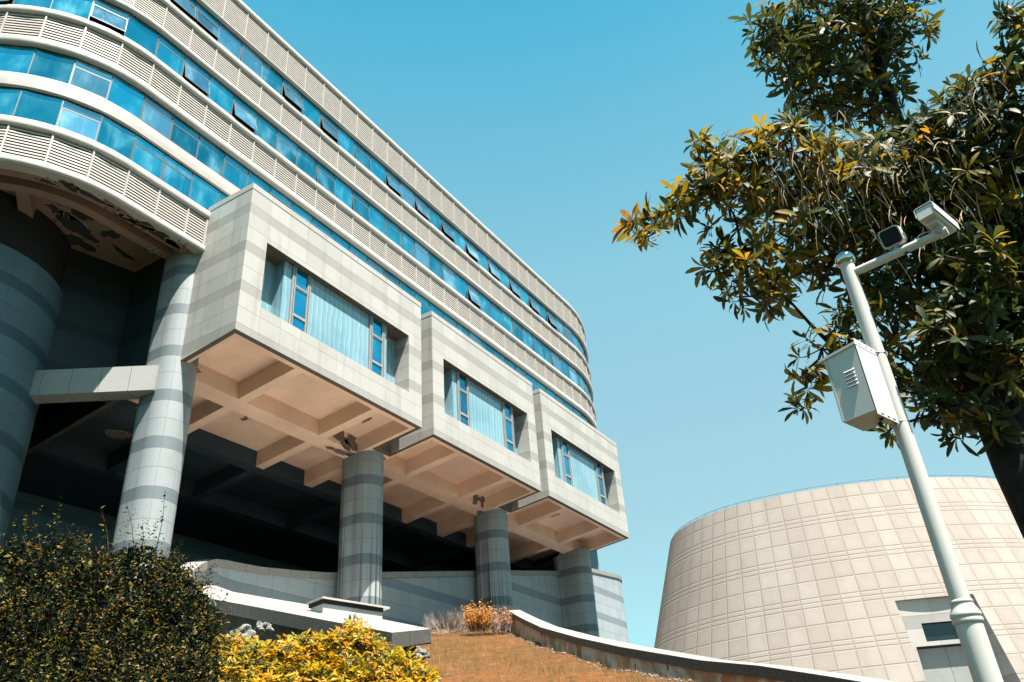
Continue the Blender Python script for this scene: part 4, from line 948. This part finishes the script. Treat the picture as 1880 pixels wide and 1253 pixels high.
# dry hanging stalks
st = MB()
for (px, py, d, r, n) in ((1470, 300, 7.7, 70, 60), (1540, 260, 7.8, 60, 50), (1420, 280, 7.6, 45, 26), (1600, 300, 7.9, 60, 40), (1700, 330, 8.0, 90, 40), (1780, 170, 8.0, 50, 26), (1500, 370, 7.8, 70, 30), (1720, 230, 8.1, 60, 24), (1830, 330, 8.3, 70, 24), (1650, 400, 8.1, 70, 24)):
    for i in range(n):
        a = random.uniform(0, 6.28); q = random.uniform(0, 1)**.5*r; c = at(px+q*math.cos(a), py+q*math.sin(a), d+random.uniform(-.45, .1)); L_ = random.uniform(.14, .36)
        sx, sy = random.uniform(-.12, .16), random.uniform(-.1, .1)
        st.tube([c, c+Vector((sx*.5, sy*.5, -L_*.35)), c+Vector((sx*.9, sy*.9, -L_*.75)), c+Vector((sx, sy, -L_))], [.0032, .004, .004, .0025], M['straw'], 3, False)
o = st.build('dry_stalks', tree, kind='stuff'); o.location = -Vector(tree.location)
# ---- yellow umbrella shrub
yb = at(600, 1300, 12.3); yg = ground_z(yb.x, yb.y)
ysh = empty('golden_shrub', 'low shrub with golden yellow whorled leaves at the lower centre', 'shrub', None, (yb.x, yb.y, yg))
outl = [(375, 1240), (392, 1180), (410, 1170), (440, 1163), (470, 1175), (500, 1180), (530, 1168), (560, 1160), (600, 1163), (625, 1152), (650, 1128), (672, 1150), (700, 1165), (725, 1185), (760, 1203), (785, 1222), (805, 1242)]
fo = Foliage(); Cs = []
def top_at(px):
    for i in range(len(outl)-1):
        if outl[i][0] <= px <= outl[i+1][0]: t = (px-outl[i][0])/(outl[i+1][0]-outl[i][0]); return outl[i][1]*(1-t)+outl[i+1][1]*t
    return 1290
for i in range(1500):
    px = random.uniform(378, 815); t0 = top_at(px)
    py = t0+6+(random.random()**1.1)*(1330-t0); d = 12.6-(py-1130)/170*1.4+random.uniform(-.15, .9)*.6
    Cs.append(tuple(at(px, py, d)))
Cs = np.array(Cs); ax = np.tile(np.array([-.25, -.35, 1.0]), (len(Cs), 1))+rng.normal(0, .3, (len(Cs), 3))
depth_ = rng.random(len(Cs))
whorls(fo, Cs, ax, 8, .150, .042, [.34, .20, .28, .18], (35, 88), .25, (.55, 1.1))
# dark interior foliage behind
Ci = []
for i in range(500):
    px = random.uniform(378, 810); t0 = top_at(px)+26; py = random.uniform(t0, 1340); Ci.append(tuple(at(px, py, 13.3-(py-1130)/170*1.2)))
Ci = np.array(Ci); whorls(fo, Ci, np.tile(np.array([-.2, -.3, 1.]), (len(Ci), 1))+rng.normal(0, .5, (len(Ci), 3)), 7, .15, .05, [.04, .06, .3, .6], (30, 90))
fo.build('leaves', L_yel, ysh)
mb = MB()
for i in range(70):
    a = Vector(Cs[random.randrange(len(Cs))]); b = Vector((yb.x+random.uniform(-.6, .6), yb.y+random.uniform(-.8, .8), yg)); mb.tube([b, b.lerp(a, .5)+Vector((0, 0, .1)), a], [.012, .008, .004], M['twig'], 4, False)
o = mb.build('stems', ysh); o.location = -Vector(ysh.location)
# ---- dark small-leaved shrub at the left
db = at(180, 1300, 8.3); dg = ground_z(db.x, db.y)
dsh = empty('dark_hedge_shrub', 'tall dark small leaved shrub with upright shoots at the lower left', 'shrub', None, (db.x, db.y, dg))
fo = Foliage(); tops = [(-60, 985), (0, 985), (40, 970), (80, 985), (110, 965), (150, 985), (200, 1000), (240, 985), (280, 985), (310, 1010), (340, 1030), (370, 1060), (390, 1100), (400, 1150), (392, 1200), (385, 1260)]
def top2(px):
    for i in range(len(tops)-3):
        if tops[i][0] <= px <= tops[i+1][0]: t = (px-tops[i][0])/(tops[i+1][0]-tops[i][0]); return tops[i][1]*(1-t)+tops[i+1][1]*t
    return 1150
stm = MB(); pts = []
twigs = []
for i in range(1250):
    px = random.uniform(-70, 402); t0 = top2(px)+18*math.sin(px*.11)+10*math.sin(px*.37+1)+6; py = t0+(random.random()**.85)*(1330-t0)
    d = 8.8-(py-980)/300*1.5+random.uniform(-.1, 1.0); c = at(px, py, d)
    up = Vector((random.gauss(0, .5), random.gauss(-.1, .5), random.uniform(.4, 1.3))).normalized(); L_ = random.uniform(.12, .34); twigs.append((c, up, L_, 13))
shoots = [(303, 900, 288, 1005), (232, 922, 246, 1010), (262, 960, 258, 1020), (120, 965, 160, 1040), (185, 930, 200, 1020), (330, 1020, 325, 1060), (395, 1035, 350, 1090), (420, 1090, 380, 1130), (60, 955, 75, 1020), (150, 975, 165, 1030)]
for (xa, ya, xb, yb_) in shoots:
    a = at(xa, ya, 8.2); b = at(xb, yb_, 8.3); mid = a.lerp(b, .5)+Vector((.02, .0, .0)); stm.tube([b, mid, a], [.004, .003, .0015], M['twig'], 5, False); twigs.append((b, (a-b), (a-b).length, -11))
P_, X_, U_, Sc = [], [], [], []
for (c, up, L_, n) in twigs:
    up = up.normalized()
    big = 1.0 if n > 0 else 1.75; n = abs(n)
    for j in range(n):
        t = (j+.5)/n; a = j*2.4+random.random(); rad_ = up.orthogonal().normalized(); rad_ = Matrix.Rotation(a, 3, up) @ rad_
        P_.append(tuple(c+up*L_*t+Vector((random.gauss(0, .006),)*3))); X_.append(tuple(rad_+up*random.uniform(.1, .8))); U_.append(tuple(up)); Sc.append(random.uniform(.6, 1.15)*(1.1-.35*t)*big)
mt = rng.choice(4, len(P_), p=[.74, .15, .06, .05])
fo.add(leaf_tpl_s(.045, .019), np.array(P_), np.array(X_), np.array(U_), np.array(Sc), mt)
# dense inner leaves
n = 30000; I_ = []
for i in range(n):
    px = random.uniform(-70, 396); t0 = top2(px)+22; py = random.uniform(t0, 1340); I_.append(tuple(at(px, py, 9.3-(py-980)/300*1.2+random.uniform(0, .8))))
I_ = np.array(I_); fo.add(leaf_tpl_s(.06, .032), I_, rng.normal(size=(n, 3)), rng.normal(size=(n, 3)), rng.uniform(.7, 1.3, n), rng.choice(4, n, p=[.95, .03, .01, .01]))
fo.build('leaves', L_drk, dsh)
for i in range(90):
    c, up, L_, n = random.choice(twigs); b = Vector((db.x+random.uniform(-1.5, 1)+.7, db.y+random.uniform(-1, 1)+1.1, dg)); stm.tube([b, b.lerp(c, .6)+Vector((.15, .25, 0)), c], [.010, .008, .003], M['twig'], 4, False)
o = stm.build('stems', dsh); o.location = -Vector(dsh.location)
# ---- lawn blades, tufts, bushes, rocks
def blades(n, gen, h, wdt, mats, prob, name, **kw):
    P = np.array([gen() for _ in range(n)]); X = np.stack([rng.normal(0, .35, n), rng.normal(0, .35, n), np.ones(n)], 1); v = np.array([(0, wdt/2, 0), (0, -wdt/2, 0), (1, 0, 0)]); F_ = Foliage()
    F_.add((v, [(0, 1, 2)]), P, X, rng.normal(size=(n, 3)), rng.uniform(h[0], h[1], n), rng.choice(len(mats), n, p=prob)); return F_.build(name, mats, None, **kw)
def lawn_pt():
    while True:
        az = math.radians(random.uniform(47, 73)); d = random.uniform(11, 36)**1.0; x = CAMP.x+d*math.sin(az); y = CAMP.y+d*math.cos(az)
        if wall_side(x, y)[0] < -.02 and y < 4.3: return (x, y, gz_lawn(x, y)-.01)
o = blades(130000, lawn_pt, (.03, .14), .014, B_grass, [.45, .40, .15], 'grass', label='short dry orange brown grass covering the slope', cat='grass', kind='stuff')
wc = [lawn_pt() for _ in range(260)]
def weed_pt():
    c = random.choice(wc); return (c[0]+random.gauss(0, .10), c[1]+random.gauss(0, .10), gz_lawn(c[0], c[1])-.02)
blades(9000, weed_pt, (.10, .30), .014, B_grass, [.30, .35, .35], 'weeds', label='taller dry weed tufts scattered over the slope', cat='weeds', kind='stuff')
def tuft(name, label, px, py, d, rpx, hgt, nst, leafm, leafn, col):
    c = at(px, py, d); z0 = c.z-hgt*.55; t = empty(name, label, 'bush', None, (c.x, c.y, z0)); mb = MB(); R_ = px_r(rpx, d)*.95; tips = []
    for i in range(nst):
        a = random.uniform(0, 6.28); q = random.random()**.5*R_; b = Vector((c.x+q*math.cos(a)*.7, c.y+q*math.sin(a)*.7, z0)); e = b+Vector((math.cos(a)*R_*random.uniform(.1, .6), math.sin(a)*R_*random.uniform(.1, .6), hgt*random.uniform(.5, 1.1)))
        mb.tube([b, b.lerp(e, .5)+Vector((random.gauss(0, .02), random.gauss(0, .02), 0)), e], [.010, .007, .003], col, 3, False); tips.append((b, e))
    o = mb.build('stems', t); o.location = -Vector(t.location)
    if leafn:
        F_ = Foliage(); P = []
        for i in range(leafn): b, e = random.choice(tips); P.append(tuple(b.lerp(e, random.uniform(.35, 1.05))+Vector([random.gauss(0, .05) for _ in range(3)])))
        P = np.array(P); F_.add(leaf_tpl_s(.09, .055), P, rng.normal(size=(leafn, 3)), rng.normal(size=(leafn, 3)), rng.uniform(.6, 1.2, leafn), rng.choice(len(leafm), leafn)); F_.build('leaves', leafm, t)
L_or = [leafmat('bush orange leaf', (1.0, .42, .08), .3), leafmat('bush amber leaf', (.62, .24, .06), .3)]
L_pk = [leafmat('bush peach leaf', (.62, .30, .16), .3), leafmat('bush tan leaf', (.50, .28, .15), .3)]
greytw = simple('grey dead stems', (.42, .33, .28), .9, .4, 6)
tuft('dead_bush', 'pale leafless bush left of the bright orange bush at the top of the lawn', 820, 1141, 31, 38, .62, 240, None, 0, greytw)
tuft('dead_bush', 'taller brown leafless bush directly behind the bright orange bush', 852, 1137, 31.5, 26, .75, 200, None, 0, greytw)
tuft('orange_bush', 'bright orange leaved bush at the foot of the third column', 879, 1134, 30, 22, .85, 90, L_or, 1300, M['twig'])
tuft('peach_bush', 'peach coloured bush against the end of the garden wall', 918, 1138, 30, 20, .72, 110, L_pk, 650, greytw)
def rock(c, r, label, seed, group=None):
    import bmesh
    b = bmesh.new(); bmesh.ops.create_icosphere(b, subdivisions=3, radius=1); rr = random.Random(seed); from mathutils import noise as mn
    for v in b.verts: v.co = v.co*(r*(1+.8*mn.noise(v.co*1.5+Vector((seed, 0, 0)))+.45*mn.noise(v.co*3.5+Vector((0, seed, 0))))); v.co.z *= .75
    me = bpy.data.meshes.new('rock'); b.to_mesh(me); b.free(); me.materials.append(M['rock']); o = bpy.data.objects.new('rock', me); COL.objects.link(o); o.location = c; tag(o, label, 'rock', group); return o
rock(at(447, 1168, 15.5), .20, 'larger jagged pale rock between the golden shrub and the slab', 1); rock(at(483, 1155, 16.5), .15, 'smaller pale rock just right of the larger jagged one', 5); rock(at(773, 1202, 17.5), .15, 'pale rock beside the slab support near the lawn', 9)
peb = []
random.seed(5)
for i in range(260):
    t = random.random()*(len(fp)-6); k_ = int(t); f_ = t-k_; x = fp[k_][0]*(1-f_)+fp[k_+1][0]*f_; y = fp[k_][1]*(1-f_)+fp[k_+1][1]*f_
    peb.append((x-random.uniform(.03, .3), y+random.uniform(.03, .35), random.uniform(.012, .045)))
F_ = Foliage(); ov = np.array([(1, 0, 0), (-1, 0, 0), (0, 1, 0), (0, -1, 0), (0, 0, .7), (0, 0, -.7)], float); of = [(0, 2, 4), (2, 1, 4), (1, 3, 4), (3, 0, 4), (2, 0, 5), (1, 2, 5), (3, 1, 5), (0, 3, 5)]
PP = np.array([(x, y, gz_lawn(x, y)+.01) for x, y, r in peb]); F_.add((ov, of), PP, rng.normal(size=(len(peb), 3)), rng.normal(size=(len(peb), 3)), np.array([r for *_, r in peb]), np.zeros(len(peb), int))
F_.build('gravel', [M['rock']], None, label='small pale stones scattered along the foot of the garden wall', cat='gravel', kind='stuff')
